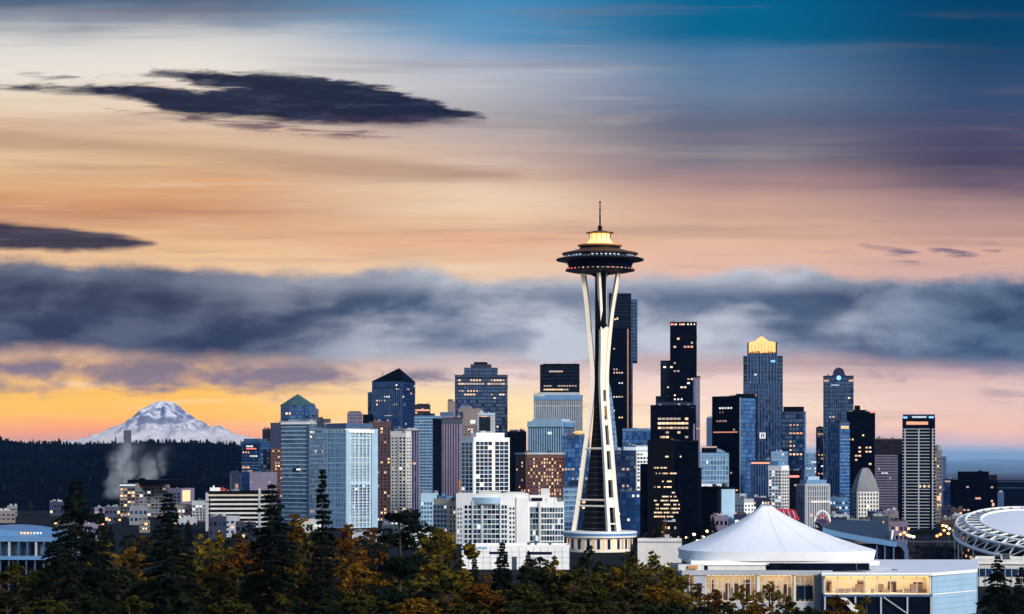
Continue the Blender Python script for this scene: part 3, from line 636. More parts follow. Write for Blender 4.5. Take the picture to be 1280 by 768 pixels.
x = B('apartment_tower','slim blue grey tower with vertical strips between cream tower and banded tower',1720,505,524,540,'cw_navyfin',cat=A_); x.fins('A',n=6,w=.8,d=.8,mat='mauve'); x.tier(508,522,537,mat='palegrey',v0=.1,v1=.6,name='penthouse'); x.lit('A',None,None,545,640,.1,MIX).done(60)
x = B('office_block','black block with red lit roof edge behind the pale blue banded tower',2150,518,538,507.5,'black',cat=T_); x.tier(521,535,506,mat='nearblack',v0=.1,v1=.6,name='penthouse'); x.panel('A',519,537,512,514,'lit_orange','roof_sign_band'); x.lit('A',None,None,509,520,.4,('lit_red','lit_orange')).done(30)
x = B('office_tower','slim pale blue banded tower with dark side wall beside striped concrete tower',1780,518,552,521.5,'cw_sky',xc=541,th=28,cat=T_)
x.bands('A',n=34,h=.9,d=.4,mat='paleblue').fins('A',n=5,w=.3,d=.3,mat='steelblue'); b=MB(); x.fbox(b,'B',0,x.WB,0,x.H-1,.03,.2); b.build('side_wall','cw_black',x.root); x.lit('A',None,None,524,550,.12,MIX).lit('B',None,None,525,640,.06,ICE); x.unit(524,536,3,.2,.7,'navy').done(60)
x = B('office_tower','concrete tower striped with close vertical piers and a dark cap band',1880,549,578,524,'cw_black',cat=T_)
x.fins('A',y0=529,n=9,w=1.4,d=1.0,mat='mauve'); x.panel('A',549,578,523.5,530,'slate','cap_band',.04,1.3); x.tier(550,567,516.5,mat='steelblue',v0=.1,v1=.7,name='penthouse'); x.panel('A',551,566,520,522.5,'mauve','cornice',.1,.8); x.panel('A',573.5,576.5,600,622,'copper','wall_panel',1.05,1.3); x.done(0)
x = B('office_tower','broad dark blue tower with stepped crown and rows of lit offices near its top',2500,568.5,634.5,470,'cw_navy',cat=T_,depth=50)
x.tier(580,622,460.5,v0=.1,v1=.9,mat='cw_navy',name='crown_tier'); x.tier(588,614,456,bot=460.5,mat='navy',v0=.2,v1=.8,name='crown_tier'); x.tier(592,609,453,bot=456,mat='nearblack',v0=.3,v1=.7,name='crown_tier')
x.bands('A',y0=471,y1=474,n=1,h=2,mat='navy'); x.lit('A',570,633,476,482,.85,WARM,.7,.6).lit('A',570,600,482,490,.5,WARM).lit('A',606,633,474,482,.7,ORG).lit('A',570,633,486,494,.3,WARM).lit('A',570,633,495,545,.07,MIX).done()
x = B('office_block','plain grey block stepped against the foot of the broad dark blue tower',2150,559.5,569,503,'taupe'); x.done(0)
x = B('office_block','beige grey stepped block with one bright white window above white grid building',2050,573,602,512.5,'taupe'); x.tier(575,590,509,mat='mauve',v0=.1,v1=.8); x.panel('A',588,594,525.5,529.5,'lit_white','window'); x.panel('A',574,579,515,523,'navy','louvre',.04,.3); x.grid('A',576,600,532,545,6,4,.6,.5,GL,'taupe',.2,.12,MIX).done(30)
x = B('office_block','white framed block with dark screened front beside the beige stepped block',1950,597,619,518,'palegrey'); x.panel('A',599,613,521,539,'glass_black','window',.04,.5); x.panel('A',598,617,517.5,519.3,'paleblue','cornice',.05,.8); x.panel('A',601,609,520.2,521.4,'lit_orange','sign_band',.5,.7); x.unit(600,612,3,.1,.6,'nearblack',539).done(0)
x = B('apartment_tower','white apartment tower with a regular grid of dark windows and two white piers',1550,576,637,549,'white',xc=592,th=58,cat=A_)
x.grid('A',577,591.5,553,624,3,14,.86,.78,GB,'white',.35,.02,ICE).grid('B',594.5,615,552,624,4,14,.92,.86,('glass_dark','glass_dark','glass_blue'),'white',.25,.02,ICE).grid('B',618.5,635.5,552,624,3,14,.92,.86,('glass_dark','glass_dark','glass_blue'),'white',.25,.02,ICE)
b=MB(); u=x.vB(597); v=x.vB(632); b.box(-8,-1.5,u,v,x.H,x.z(541)); b.build('penthouse','white',x.root); b=MB(); b.box(-6,-2,x.vB(603),x.vB(609),x.z(541),x.z(538.5)); b.build('roof_unit','palegrey',x.root); x.done()
x = B('apartment_tower','black windowless looking tower right of the white grid apartment tower',1950,634,658,541,'cw_black2',cat=A_); x.tier(637,648,538.5,mat='slate',v0=.1,v1=.5,name='penthouse'); x.unit(649,656,2.6,.1,.5,'navy').lit('A',None,None,545,610,.015,MIX).done(20)
# middle group left of the needle
x = B('office_tower','dark tower with amber lit top floor rising behind the pale finned tower',2450,675,724.5,457,'cw_black',cat=T_); x.panel('A',675,724,456.6,459,'nearblack','roof_edge',.05,.8); x.tier(679,724,455.6,mat='nearblack',v0=.1,v1=.8,name='penthouse'); x.lit('A',680,705,464,467,.9,WARM,.9,.6).lit('A',676,724,479,486,.55,('lit_dim','lit_warm'),.8,.4).lit('A',676,724,488,494,.4,('lit_dim','lit_warm'),.8,.4).done()
x = B('office_tower','steel blue tower with tight pale vertical fins and pale cornice',2200,667,728.5,495,'cw_steel',cat=T_); x.fins('A',y0=500,n=26,w=.75,d=.7,mat='palegrey'); x.panel('A',667,728.5,494,500,'skyblue','cornice',.05,1.4); x.tier(672,724,491.5,mat='palegrey',v0=.1,v1=.9,name='penthouse'); x.panel('A',667,681,492,496,'palegrey','cornice',1.5,2.2); x.done(0)
x = B('office_tower','lighter finned block with pale cap in front of the steel blue finned tower',2000,660,718,528,'cw_steel',xc=704,th=30,cat=T_); x.fins('A',y0=534,n=15,w=.8,d=.7,mat='paleblue').bands('A',y0=534,n=14,h=.5,d=.5,mat='skyblue').fins('B',n=4,w=.5,d=.4,mat='steelblue'); x.panel('A',660,704,527.5,533.5,'paleblue','cornice',.05,1.6); x.panel('B',704,716,528,534,'skyblue','cornice',.05,1.4); x.tier(664,700,525,mat='paleblue',v0=.1,v1=.9,name='penthouse'); x.panel('A',685,690,540,543,'lit_ice','window',.5,.8); x.done(0)
x = B('apartment_tower','brown brick grid block with many warm lit windows below the finned towers',1720,645,706,568,'brick',xc=658,th=62,cat=A_)
x.grid('B',659,705,572,620,14,11,.58,.55,GL,'brick',.5,.34,('lit_warm','lit_dim','lit_yellow','lit_warm')).grid('A',None,None,572,620,4,11,.58,.5,GL,'brick',.5,.10,WARM); x.panel('B',658,706,566,568.3,'palegrey','cornice',.1,1.0); x.panel('A',645,658,566,568.3,'palegrey','cornice',.1,1.0); x.done()
x = B('office_block','blue glass block with amber lit canopy tucked left of the needle legs',1850,703,737,546,'cw_blue',cat='building'); b=MB(); b.lathe([(.6,0),(4.6,.9),(5.0,1.4),(3.2,2.3),(.5,2.8)],20); o=b.build('canopy','lit_gold',x.root,True); o.location=(x.uA(724),-5,x.z(543)); x.lit('A',None,None,585,600,.5,('lit_dim','lit_white')).lit('A',None,None,550,640,.05,MIX).done(50)
x = B('low_block','small steel blue block with warm street level lights left of needle base',1500,704,722,612,'cw_sky'); x.bands('A',n=8,h=.6,mat='paleblue').lit('A',None,None,615,650,.15,WARM).done(30)
x = B('low_block','dark violet block with few lit windows glimpsed between needle leg and white apartments',1620,712,738,602,'cw_navy'); x.lit('A',None,None,605,650,.14,WARM).done(30)
# white apartment group
x = B('apartment_block','cream and grey apartment block at the left end of the white complex',1330,542,585,626,'cream',xc=559,th=44,cat=A_)
x.grid('A',None,None,631,684,4,9,.72,.6,GB,'palegrey',.35,.05,ICE).grid('B',561,583,632,684,5,9,.6,.55,GB,'cream',.35,.04,MIX); x.unit(545,556,2.6,.1,.5,'skyblue'); x.unit(562,570,2.2,.1,.4,'slate').done(80)
x = B('apartment_block','aqua glazed apartment block left of the cream and white complex',1420,526,548,619,'paleblue',cat=A_); x.grid('A',None,None,627,676,6,9,.72,.6,('glass_pale','glass_teal'),'paleblue',.3,.04,ICE).unit(528,540,2.2,.1,.5,'skyblue').done(60)
x = B('apartment_block','large white apartment block with tall glazed bays and bowed centre',1300,570,661,620,'white',cat=A_,depth=26)
x.grid('A',571,578,634,684,2,9,.5,.55,GB,'white',.25,.02,ICE); x.grid('A',580,590,631,686,2,9,.72,.66,GB,'white',.25,.02,ICE).grid('A',591.5,601,631,686,2,9,.9,.8,GP,'white',.35,.04,ICE).grid('A',604,624.5,631,686,4,9,.92,.80,('glass_teal','glass_dark','glass_pale'),'white',.3,.03,MIX).grid('A',626.5,634,631,686,2,9,.82,.74,GB,'white',.3,.02,ICE).grid('A',636,644,633,686,2,9,.6,.55,GB,'white',.3,.02,ICE)
b=MB(); pts=[(x.uA(591)+(x.uA(626)-x.uA(591))*i/10, -.45-2.2*sin(pi*i/10)) for i in range(11)]
b.prism([(p[0],p[1]) for p in pts]+[(x.uA(626),1),(x.uA(591),1)],x.z(630),x.z(622)); b.build('roof_canopy','paleblue',x.root)
for a_,c_,t_ in ((598,626,617),(571,590,618.5),(632,656,617.5)): x.tier(a_,c_,t_,mat='offwhite',v0=.15,v1=.8,name='penthouse')
x.panel('A',645.5,660,622,688,'white','end_pier',.02,.9); x.panel('A',590.2,591.6,626,688,'white','pier',.45,1.1); x.panel('A',602,603.6,626,688,'white','pier',.45,1.1); x.panel('A',625,626.2,626,688,'white','pier',.45,1.1); x.done()
x = B('apartment_block','white apartment block with wide windows at the right end of the complex',1304,660.5,705,630,'white',cat=A_,depth=24)
x.grid('A',662.5,673,634,684,3,7,.92,.82,('glass_teal','glass_dark','glass_pale'),'palegrey',.35,.05,ICE).grid('A',676.5,704,634,684,8,7,.88,.78,GP,'white',.35,.05,ICE)
x.tier(662,682,621,mat='white',v0=.1,v1=.7,name='penthouse'); x.tier(676,687,613,mat='offwhite',v0=.3,v1=.7,name='stair_tower'); x.tier(683,696,624.5,mat='white',v0=.1,v1=.7,name='penthouse'); x.panel('A',664,678,622.5,626.5,'glass_dark','window',-2.0,-1.6)
x.panel('A',673.6,675.6,628,686,'offwhite','pier',.4,1.1); x.done()
x = B('low_block','long plain white podium wall below the white apartment blocks',1000,577,712,684.5,'white',depth=20); x.panel('A',577,609,683.5,686,'paleblue','parapet_rail',.1,.5); x.fins('A',n=15,w=.16,d=.14,mat='palegrey',name='wall_joint').bands('A',y0=690,y1=704,n=2,h=.14,d=.12,mat='palegrey',name='wall_course'); x.panel('A',640,646,696,712,'slate','door',.04,.2); x.panel('A',660,690,690,693.5,'glass_dark','window',.04,.2); x.panel('A',612,628,690,693,'glass_dark','window',.04,.2); x.done(0)
x = B('low_block','low white wall strip between observation tower base and tent roof',1010,797,852,677,'offwhite',depth=10); x.panel('A',797,852,676.5,678,'palegrey','parapet_rail',.1,.5); x.done(0)
x = B('low_block','low white annex below the stadium ring behind the bottom right fir',860,1216,1330,704,'offwhite',depth=30); x.panel('A',1216,1330,712,722,'glass_blue','window_band',.04,.25); x.fins('A',n=14,w=.25,d=.3,mat='palegrey',y0=711); x.panel('A',1216,1330,703.4,706,'white','roof_edge',.32,.8); x.done(0)
x = B('low_block','low white house with grey garage panel right of the bent pine',1250,505,541,668,'white',depth=18); x.panel('A',523,534,670,680,'steelblue','window',.04,.2); x.grid('A',508,520,672,684,3,2,.5,.5,GB,'white',.2).done(12)
x = B('low_block','low white flat roofed shed below the ice blue glass tower',1300,440,478,668,'palegrey',depth=20); x.unit(445,452,1.5,.1,.4,'brick').unit(460,466,1.6,.1,.4,'copper').done(0)
# right of the needle
x = B('skyscraper','tallest black skyscraper with notched side right behind the observation tower',2600,761,789,368,'cw_black',cat='skyscraper',depth=60)
b=MB(); b.box(0,x.uA(796.8),8,52,x.z(446),x.z(374)); b.prism([(0,8),(x.uA(796.8),8),(x.uA(796.8),52),(0,52)],x.z(452),x.z(446),top=None); b.build('side_wing','cw_navy',x.root); b=MB(); b.box(0,x.uA(791),10,50,0,x.z(452)); b.build('side_wing','cw_navy',x.root)
b=MB(); b.box(x.uA(759),x.uA(783),-9,0,0,x.z(411)); b.build('front_wing','cw_black2',x.root); b=MB(); b.box(x.uA(784.2),x.uA(785.4),-9.5,-8,0,x.z(412)); b.build('edge_strip','copper',x.root)
for a_,y_,w_ in ((770.5,397,2.2),(768,397.6,1.4)): x.panel('A',a_,a_+w_,y_,y_+2.6,'lit_yellow','window',.05,.3)
x.lit('A',764,781,425,530,.10,MIX).lit('A',764,781,460,466,.5,MIX).lit('A',764,781,480,486,.6,MIX).lit('A',764,781,497,503,.6,MIX)
for w in x.wins: w[2]=w[2]
for w in x.wins: w.append(0)
x.wins=[w[:6] for w in x.wins]
# those lit floors sit on the projecting front wing
cache={}
for f,q,z,w,h,m in x.wins:
    b=MB(); b.box(-w/2,w/2,-9.1,-8.9,-h/2,h/2); k=m
    if k not in cache: cache[k]=b.mesh('window',m)
    link(cache[k],'window',x.root,(q,0,z))
x.wins=[]; x.done(0)
# leaning curved blue glass block
D=1700; c0=W(754,575,D); rt=thing('office_block',(c0.x,D,0),-atan2(c0.x,D),'sky blue glass block with curved leaning edge behind the needle right leg',T_); k=D/F
b=MB(); n=14
for i in range(n):
    y0,y1=640-(640-474)*i/n,640-(640-474)*(i+1)/n; wd0=lambda y:(6+18*((y-474)/166)**.62)*k
    b.prism([(0,0),(wd0(y0),0),(wd0(y0),25),(0,25)],CAMZ+(575-y0)*k,CAMZ+(575-y1)*k,top=[(0,0),(wd0(y1),0),(wd0(y1),25),(0,25)])
b.build('glass_shell','cw_sky',rt); b=MB(); b.box(0,23*k,0,25,0,CAMZ-65*k); b.build('base_storeys','cw_blue',rt)
x = B('office_block','flat topped plain blue block between tallest skyscraper and stepped black tower',2330,778,822,537,'steelblue'); x.panel('A',778,822,536.6,538.5,'skyblue','roof_edge',.05,.6); x.panel('A',778,822,540,556,'cw_blue','glazing_band',.05,.4); x.done(0)
x = B('office_block','white fronted grid block with bright top floor left of black lit tower',1750,780,812,559,'palegrey',xc=795,th=60); x.grid('B',796,811,566,640,4,16,.78,.6,GP,'white',.3,.2,ICE).grid('A',None,None,564,640,4,17,.8,.7,GB,'steelblue',.2,.05,MIX); x.panel('B',795,812,559,563,'lit_ice','top_floor_window',.04,.3); x.panel('A',780,795,559,563,'lit_ice','top_floor_window',.04,.3); x.done(80)
x = B('office_block','navy block with dim brown lit windows just right of the needle leg',1600,768,793,565,'cw_navy'); x.lit('A',772,792,587,606,.6,('lit_dim',)).lit('A',None,None,610,650,.12,MIX).done(50)
x = B('low_block','low blue grey block with bright upper floor at the needle right foot',1450,775,806,616,'cw_blue'); x.lit('A',None,None,617,626,.5,ICE).lit('A',None,None,630,655,.12,ICE).done(40)
# stepped black tower group
x = B('skyscraper','stepped black skyscraper with red and amber lights along its roof edge',2150,837.5,871,404,'cw_black2',cat='skyscraper')
for a_,t_,m_ in ((825.5,450.5,'cw_black'),(819.5,495,'cw_black')):
    b=MB(); b.box(x.uA(a_),-x.WA,1.0+(837-a_)*.2,x.WB*.9,0,x.z(t_)); b.build('side_wing',m_,x.root)
for a_,m_ in ((838.5,'lit_red'),(841,'lit_red'),(844,'lit_white'),(849,'lit_orange'),(851.5,'lit_warm'),(854,'lit_warm'),(859,'lit_white'),(863,'lit_white'),(867,'lit_warm')):
    x.panel('A',a_,a_+1.9,404.6,406.6,m_,'roof_light',.05,.5)
x.lit('A',840,868,424,434,.5,ORG+MIX,.7,.5).lit('A',None,None,436,505,.13,MIX).lit('A',828,868,453,505,.10,MIX); x.panel('A',820,868,503,508,'navy','setback_roof',2.0,6.0); x.mast(866,400,.3,.3).done()
x = B('office_tower','pale violet right face of stepped black skyscraper built as a slender slab',2080,866.5,875,474,'mauve',cat=T_); x.panel('A',866.5,869,474,640,'steelblue','edge_strip',.05,.6); x.panel('A',867,875,535,537,'lit_dim','setback_light'); x.panel('A',866,872,592,594.5,'lit_warm','window'); x.done(0)  # lighter right face of the black towers, put in as a separate pale slab
x = B('office_tower','black tower with a bright block of amber lit office floors',1900,813,870,508,'cw_black2',cat=T_)
x.lit('A',822,863,522,536,1.2,('lit_warm','lit_warm','lit_yellow','lit_dim'),.86,.6).lit('A',822,863,541,548,.5,WARM,.8,.6).lit('A',842,861,549,557,1.2,WARM,.86,.6).lit('A',838,866,560,570,.12,WARM); x.panel('A',866.5,868.5,530,600,'mauve','edge_strip',.05,.5); x.panel('A',862,868,509,510,'navy','roof_edge'); x.done()
x = B('apartment_tower','nearest black tower with scattered rows of yellow lit windows over the trees',1360,809.5,873,553,'cw_black2',cat=A_,depth=40)
b=MB(); b.box(x.uA(800),-x.WA,1.5,34,0,x.z(580)); b.build('side_wing','cw_black2',x.root); b=MB(); b.box(-x.WA,x.uA(843),-.8,0,0,x.z(550)); b.build('front_wing','nearblack',x.root); b=MB(); b.box(x.uA(873),x.uA(877),5,34,0,x.z(585)); b.build('side_wing','nearblack',x.root)
xs_=[818.5+i*2.05 for i in range(16)]
pat={571:'.....1.11.......1',585:'111.1111.........',592:'.1.1.1111.1111...',602:'.....1.1111......',609:'1.11..11111......',616:'..........111....',621:'.....1111.1.11...',626:'111.11111.11111..',631:'1111..1111..1111.',636:'111.11111.111111.',641:'11111.1111.1111..',646:'1111111.1111.....'}
for py_,st in pat.items():
    for i,ch in enumerate(st):
        if ch=='1' and rnd.random()<.93:
            q=x.uA(818.5+i*2.02); z=x.z(py_); x.wins.append(['A',q,z,rnd.uniform(.75,.95),1.25,rnd.choice(WARM+('lit_yellow','lit_yellow'))])
for w in x.wins: w[2]+=0
cache={}
for f,q,z,w,h,m in x.wins:
    if m not in cache:
        b=MB(); b.box(-.40,.40,-.9,-.7,-.42,.42); cache[m]=b.mesh('window',m)
    link(cache[m],'window',x.root,(q,0,z))
x.wins=[]; x.unit(815,838,2.5,.1,.5,'nearblack',553).done(0)
x = B('office_block','black box block with a blank pale blue end wall above the white tent',1400,870,918.5,611,'nearblack',xc=901,th=42); b=MB(); x.fbox(b,'B',.3,x.WB-.3,0,x.H-.4,.03,.4); b.build('end_wall','paleblue',x.root); x.panel('A',897,901,612,662,'navy','corner_pier',.05,.4); x.done(0)
x = B('low_block','pair of small stepped white houses right of the pale blue end wall',1480,914,942,626,'palegrey',xc=930,th=40); x.tier(915,925,619,mat='palegrey',v0=.0,v1=.6); x.grid('A',None,None,630,655,4,5,.5,.5,GL,'palegrey',.2,.2,('lit_red','lit_dim')).grid('B',None,None,630,655,3,5,.5,.5,GL,'white',.2).done(40)
x = B('office_block','rounded pale blue glass block with dark amber edged top storey',1720,876,911,568,'cw_sky'); x.fins('A',n=9,w=.4,d=.4,mat='paleblue').bands('A',n=13,h=.55,mat='paleblue')
b=MB(); n=8; pl=[(x.uA(896),x.z(569))]+[(x.uA(896)+(x.uA(911)-x.uA(896))*i/n, x.z(569)+(x.z(561)-x.z(569))*cos(pi/2*i/n)) for i in range(n+1)]
b.add([(p[0],0,p[1]) for p in pl]+[(p[0],20,p[1]) for p in pl],[tuple(range(len(pl))),tuple(range(2*len(pl)-1,len(pl)-1,-1))]+[(i,i+len(pl),(i+1)%len(pl)+len(pl),(i+1)%len(pl)) for i in range(len(pl))]); b.build('curved_roof','cw_sky',x.root)
x.tier(877,896,558.5,mat='nearblack',v0=.0,v1=.6,name='top_storey',rim=False); x.panel('A',877,896,558,560,'lit_dim','roof_light',.05,.4); x.panel('A',882.5,885.5,576,580,'lit_ice','window',.45,.7); x.panel('A',875,905,605,614,'white','podium',.5,5); x.done(0)
x = B('office_tower','thin blue slab showing at the left edge of copper trimmed black tower',2250,883,893,524,'steelblue',cat=T_); x.done(0)
x = B('office_tower','black tower with blue glass side and copper coloured corner panel',2000,890,946,496.5,'cw_black2',xc=926,th=40,cat=T_)
b=MB(); x.fbox(b,'B',.2,x.vB(944),0,x.H-1,.03,.4); b.build('side_glazing','cw_blue',x.root); x.panel('A',924.6,926,497,660,'palegrey','corner_strip',.05,.5); b=MB(); b.box(-12,-.5,x.vB(934),x.vB(946),x.z(522),x.z(492.5)); b.build('corner_panel','copper',x.root); x.tier(918,926,493.5,mat='nearblack',v0=.1,v1=.9,name='penthouse')
x.panel('A',892,922,539.5,541,'lit_orange','window_band',.05,.3); x.lit('A',896,919,506,510,.6,('lit_dim','lit_white')).lit('A',892,924,512,535,.14,MIX).lit('A',892,924,534,538,.7,MIX).lit('A',892,924,545,640,.05,MIX); x.lit('B',928,944,527,533,.7,ORG).lit('B',928,944,500,640,.10,MIX).done()
# gold topped tower
x = B('skyscraper','tall navy skyscraper with vertical ribs and floodlit gold gabled crown',2330,934,971.5,443,'cw_navyfin',cat='skyscraper')
b=MB(); b.box(x.uA(929),x.uA(934),5,x.WB*.8,0,x.z(444.5)); b.box(x.uA(971.5),x.uA(978.5),5,x.WB*.8,0,x.z(444.5)); b.build('side_wing','cw_navy',x.root)
b=MB(); b.box(x.uA(929.5),x.uA(976),-3,0,0,x.z(480)); b.build('front_wing','cw_navyfin',x.root)
x.fins('A',n=9,w=.9,d=1.2,mat='steelblue',y0=444,y1=482); x.fins('A',x0=930,x1=975,n=12,w=.7,d=4.0,mat='steelblue',y0=481,name='lower_fin_screen')
b=MB(); z0=x.z(441); z1=x.z(428); b.box(x.uA(936),x.uA(969.5),1,x.WB*.8,x.H,z1); ua,ub,uc=x.uA(936),x.uA(969.5),x.uA(952)
b.add([(ua,1,z1),(x.uA(943),1,x.z(426.5)),(uc,1,x.z(420)),(x.uA(961),1,x.z(426.5)),(ub,1,z1),(ua,x.WB*.8,z1),(x.uA(943),x.WB*.8,x.z(426.5)),(uc,x.WB*.8,x.z(420)),(x.uA(961),x.WB*.8,x.z(426.5)),(ub,x.WB*.8,z1)],[(0,4,3,2,1),(5,6,7,8,9),(0,1,6,5),(1,2,7,6),(2,3,8,7),(3,4,9,8)]); b.build('crown','lit_gold',x.root)  # floodlighting on the crown is put into its surface as emission
b=MB(); b.box(x.uA(934),x.uA(936),.5,x.WB*.85,x.H,x.z(428)); b.box(x.uA(969.5),x.uA(971.5),.5,x.WB*.85,x.H,x.z(428)); b.build('crown_pier','navy',x.root)
b=MB()
for i in range(12): q=x.uA(937+i*2.8); b.box(q,q+1.4,.2,.9,x.H,x.H+rnd.uniform(1.4,3.4))
b.build('crown_rail','bronze',x.root); b=MB()
for i in range(7): q=x.uA(939.5+i*4.2); b.box(q-.13,q+.13,.75,.98,x.H,x.z(429 if 1<i<5 else 432))
b.build('crown_mullion','bronze',x.root); x.mast(952,416,.3,.4,z=420.5); x.panel('A',963.5,969,450.5,453,'lit_blue','sign_light',.3,1.25); x.panel('A',949.5,957,541,548.5,'lit_white','sign',4.05,4.4)
sg=MB(); x.fbox(sg,'A',x.uA(951.5),x.uA(952.6),x.z(547.5),x.z(542),4.42,4.5); x.fbox(sg,'A',x.uA(954),x.uA(955.1),x.z(547.5),x.z(542),4.42,4.5); x.fbox(sg,'A',x.uA(952.6),x.uA(954),x.z(544.5),x.z(543.4),4.42,4.5); sg.build('sign_lettering','slate',x.root)
x.lit('A',None,None,455,480,.06,ICE).done(30)
x = B('office_tower','dark navy tower with black cap and orange lit floors right of gold crown',2120,978,1007.5,516,'cw_navy',cat=T_); x.tier(979,1005,508.5,mat='nearblack',v0=.05,v1=.95,name='cap',rim=False); x.panel('A',1005.8,1007.4,516,620,'skyblue','edge_strip',.05,.5); x.lit('A',985,1004,529,534,.6,ORG).lit('A',984,1006,540,545,1.0,('lit_orange','lit_dim')).lit('A',985,996,552,566,.8,('lit_warm','lit_orange')).lit('A',985,1004,567,571,.7,WARM).done(60)
x = B('office_block','navy block with close vertical fins behind the tent peak',1820,938,964,577,'cw_navyfin'); x.fins('A',n=8,w=.7,d=.6,mat='steelblue'); x.panel('A',939,963,578,580,'lit_orange','window_band',.65,.8); x.lit('A',None,None,583,590,.4,WARM).lit('A',None,None,556,640,.05,MIX).done(40)
x = B('office_block','white block with stepped top and dark floor gaps right of tent peak',1750,960,986,584,'white',xc=977,th=30); x.tier(961,972,578,mat='skyblue',v0=.1,v1=.8); x.grid('A',961,976.5,588,640,4,13,.8,.6,GB,'white',.35,.12,ICE).grid('B',None,None,588,640,3,13,.7,.55,GB,'offwhite',.3).done(70)
x = B('office_block','pale blue low tower glowing softly below the black capped navy tower',1950,964,985,566,'cw_sky'); x.bands('A',n=10,h=.6,mat='paleblue').lit('A',None,None,568,580,.3,ICE).done(30)
x = B('office_block','hazy steel blue block between navy capped tower and rounded navy slab',2550,1005,1024,568,'cw_sky'); x.lit('A',None,None,575,620,.25,ICE).done(40)
x = B('office_block','black block with red sign strip above the red canopy',1850,984,1001,590,'nearblack'); x.panel('A',987,999,594.5,597,'lit_red','sign_band'); x.lit('A',None,None,600,640,.2,ORG).done(30)
x = B('office_tower','small navy slab with curved shoulder left of the blue emblem tower',2380,1020,1037,536,'cw_navy',cat=T_); x.tier(1021,1030,534.5,mat='navy',v0=.1,v1=.8,name='penthouse'); x.panel('A',1022,1030,541.5,544,'lit_dim','roof_light'); x.lit('A',None,None,568,612,.5,('lit_warm','lit_orange','lit_white')).done(60)
x = B('skyscraper','navy skyscraper with rounded head and glowing blue emblem near top',2350,1029,1067,471,'cw_navy',cat='skyscraper'); 
b=MB(); n=12; pl=[(x.uA(1029.5),x.z(471)),(x.uA(1038),x.z(470.8))]+[(x.uA(1048.5)+(x.uA(1056)-x.uA(1048.5))*-cos(pi*i/n)*1.0, x.z(468)+(x.z(459.5)-x.z(468))*sin(pi*i/n)) for i in range(n+1)]+[(x.uA(1059),x.z(470.8)),(x.uA(1066.5),x.z(471))]
b.add([(p[0],.5,p[1]) for p in pl]+[(p[0],x.WB-.5,p[1]) for p in pl],[tuple(range(len(pl))),tuple(range(2*len(pl)-1,len(pl)-1,-1))]+[(i,i+len(pl),(i+1)%len(pl)+len(pl),(i+1)%len(pl)) for i in range(len(pl))]); b.build('rounded_head','navy',x.root)
b=MB(); r=2.4; b.add([(r*cos(i*pi/6),-.0,r*sin(i*pi/6)) for i in range(12)]+[(r*cos(i*pi/6),-.5,r*sin(i*pi/6)) for i in range(12)],[tuple(range(12)),tuple(range(23,11,-1))]+[(i,(i+1)%12,(i+1)%12+12,i+12) for i in range(12)]); o=b.build('emblem','lit_blue',x.root); o.location=(x.uA(1048.5),-.6,x.z(472.5))
x.panel('A',1029.5,1036,475,477,'lit_orange','cornice_light',.05,.4); x.panel('A',1061,1066.5,475,477,'lit_orange','cornice_light',.05,.4); x.panel('A',1039,1049,481,482,'lit_ice','sign_band',.65,.8); x.fins('A',x0=1039,x1=1060,n=8,w=.6,d=.6,mat='steelblue',y0=478); x.fins('A',x0=1029,x1=1038,n=2,w=.5,d=.5,mat='steelblue',y0=480); x.lit('A',None,None,485,560,.08,('lit_yellow','lit_dim')).done(60)
x = B('office_tower','slim steel blue tower with amber lit roof box in front of the emblem tower',2050,1035,1062,530,'cw_blue',xc=1050,th=42,cat=T_); x.fins('A',n=5,w=.5,d=.5,mat='steelblue').bands('B',y0=545,n=22,h=.6,mat='skyblue'); b=MB(); b.box(-6,-.5,.5,x.WB-.5,x.H,x.z(526)); b.build('roof_box','navy',x.root); x.panel('B',1051,1060.5,532.5,536,'lit_gold','roof_light',.05,.4); x.lit('A',None,None,534,600,.05,MIX).done(30)
x = B('office_tower','black tower dotted with yellow lit windows and red roof corner light',2120,1058,1094,516,'cw_black2',cat=T_); x.tier(1068,1075,508,mat='nearblack',v0=.2,v1=.7,name='stair_tower'); x.tier(1060,1082,513.5,mat='nearblack',v0=.1,v1=.8,name='penthouse'); x.panel('A',1087.5,1093.5,514,516.4,'lit_red','roof_light',-.5,.3); x.lit('A',None,None,520,546,.14,MIX,.6).lit('A',None,None,546,552,.8,WARM,.6).lit('A',None,None,554,572,.2,WARM,.6).lit('A',1064,1080,573,577,1.2,('lit_warm','lit_orange')).lit('A',1082,1093,552,585,.5,WARM,.6).done()
x = B('office_block','grey block with vertical piers and taller pale framed right bay',1620,996,1037,607,'cw_steel',xc=1006,th=60,cat='building'); x.fins('B',n=11,w=1.0,d=.8,mat='palegrey').fins('A',n=4,w=.6,d=.5,mat='mauve').bands('B',y0=607,y1=628,n=3,h=.6,d=.6,mat='palegrey'); x.panel('B',1012,1037,626,629,'offwhite','cornice',.85,1.4); b=MB(); b.box(-10,-1,x.vB(1009),x.vB(1034),x.H,x.z(600)); b.build('penthouse','skyblue',x.root); b=MB(); b.box(-8,-2,x.vB(1012),x.vB(1026),x.z(600),x.z(596)); b.build('roof_unit','paleblue',x.root); x.panel('B',1012.5,1015,643,646,'lit_orange','window',.85,1.0); x.done(0)
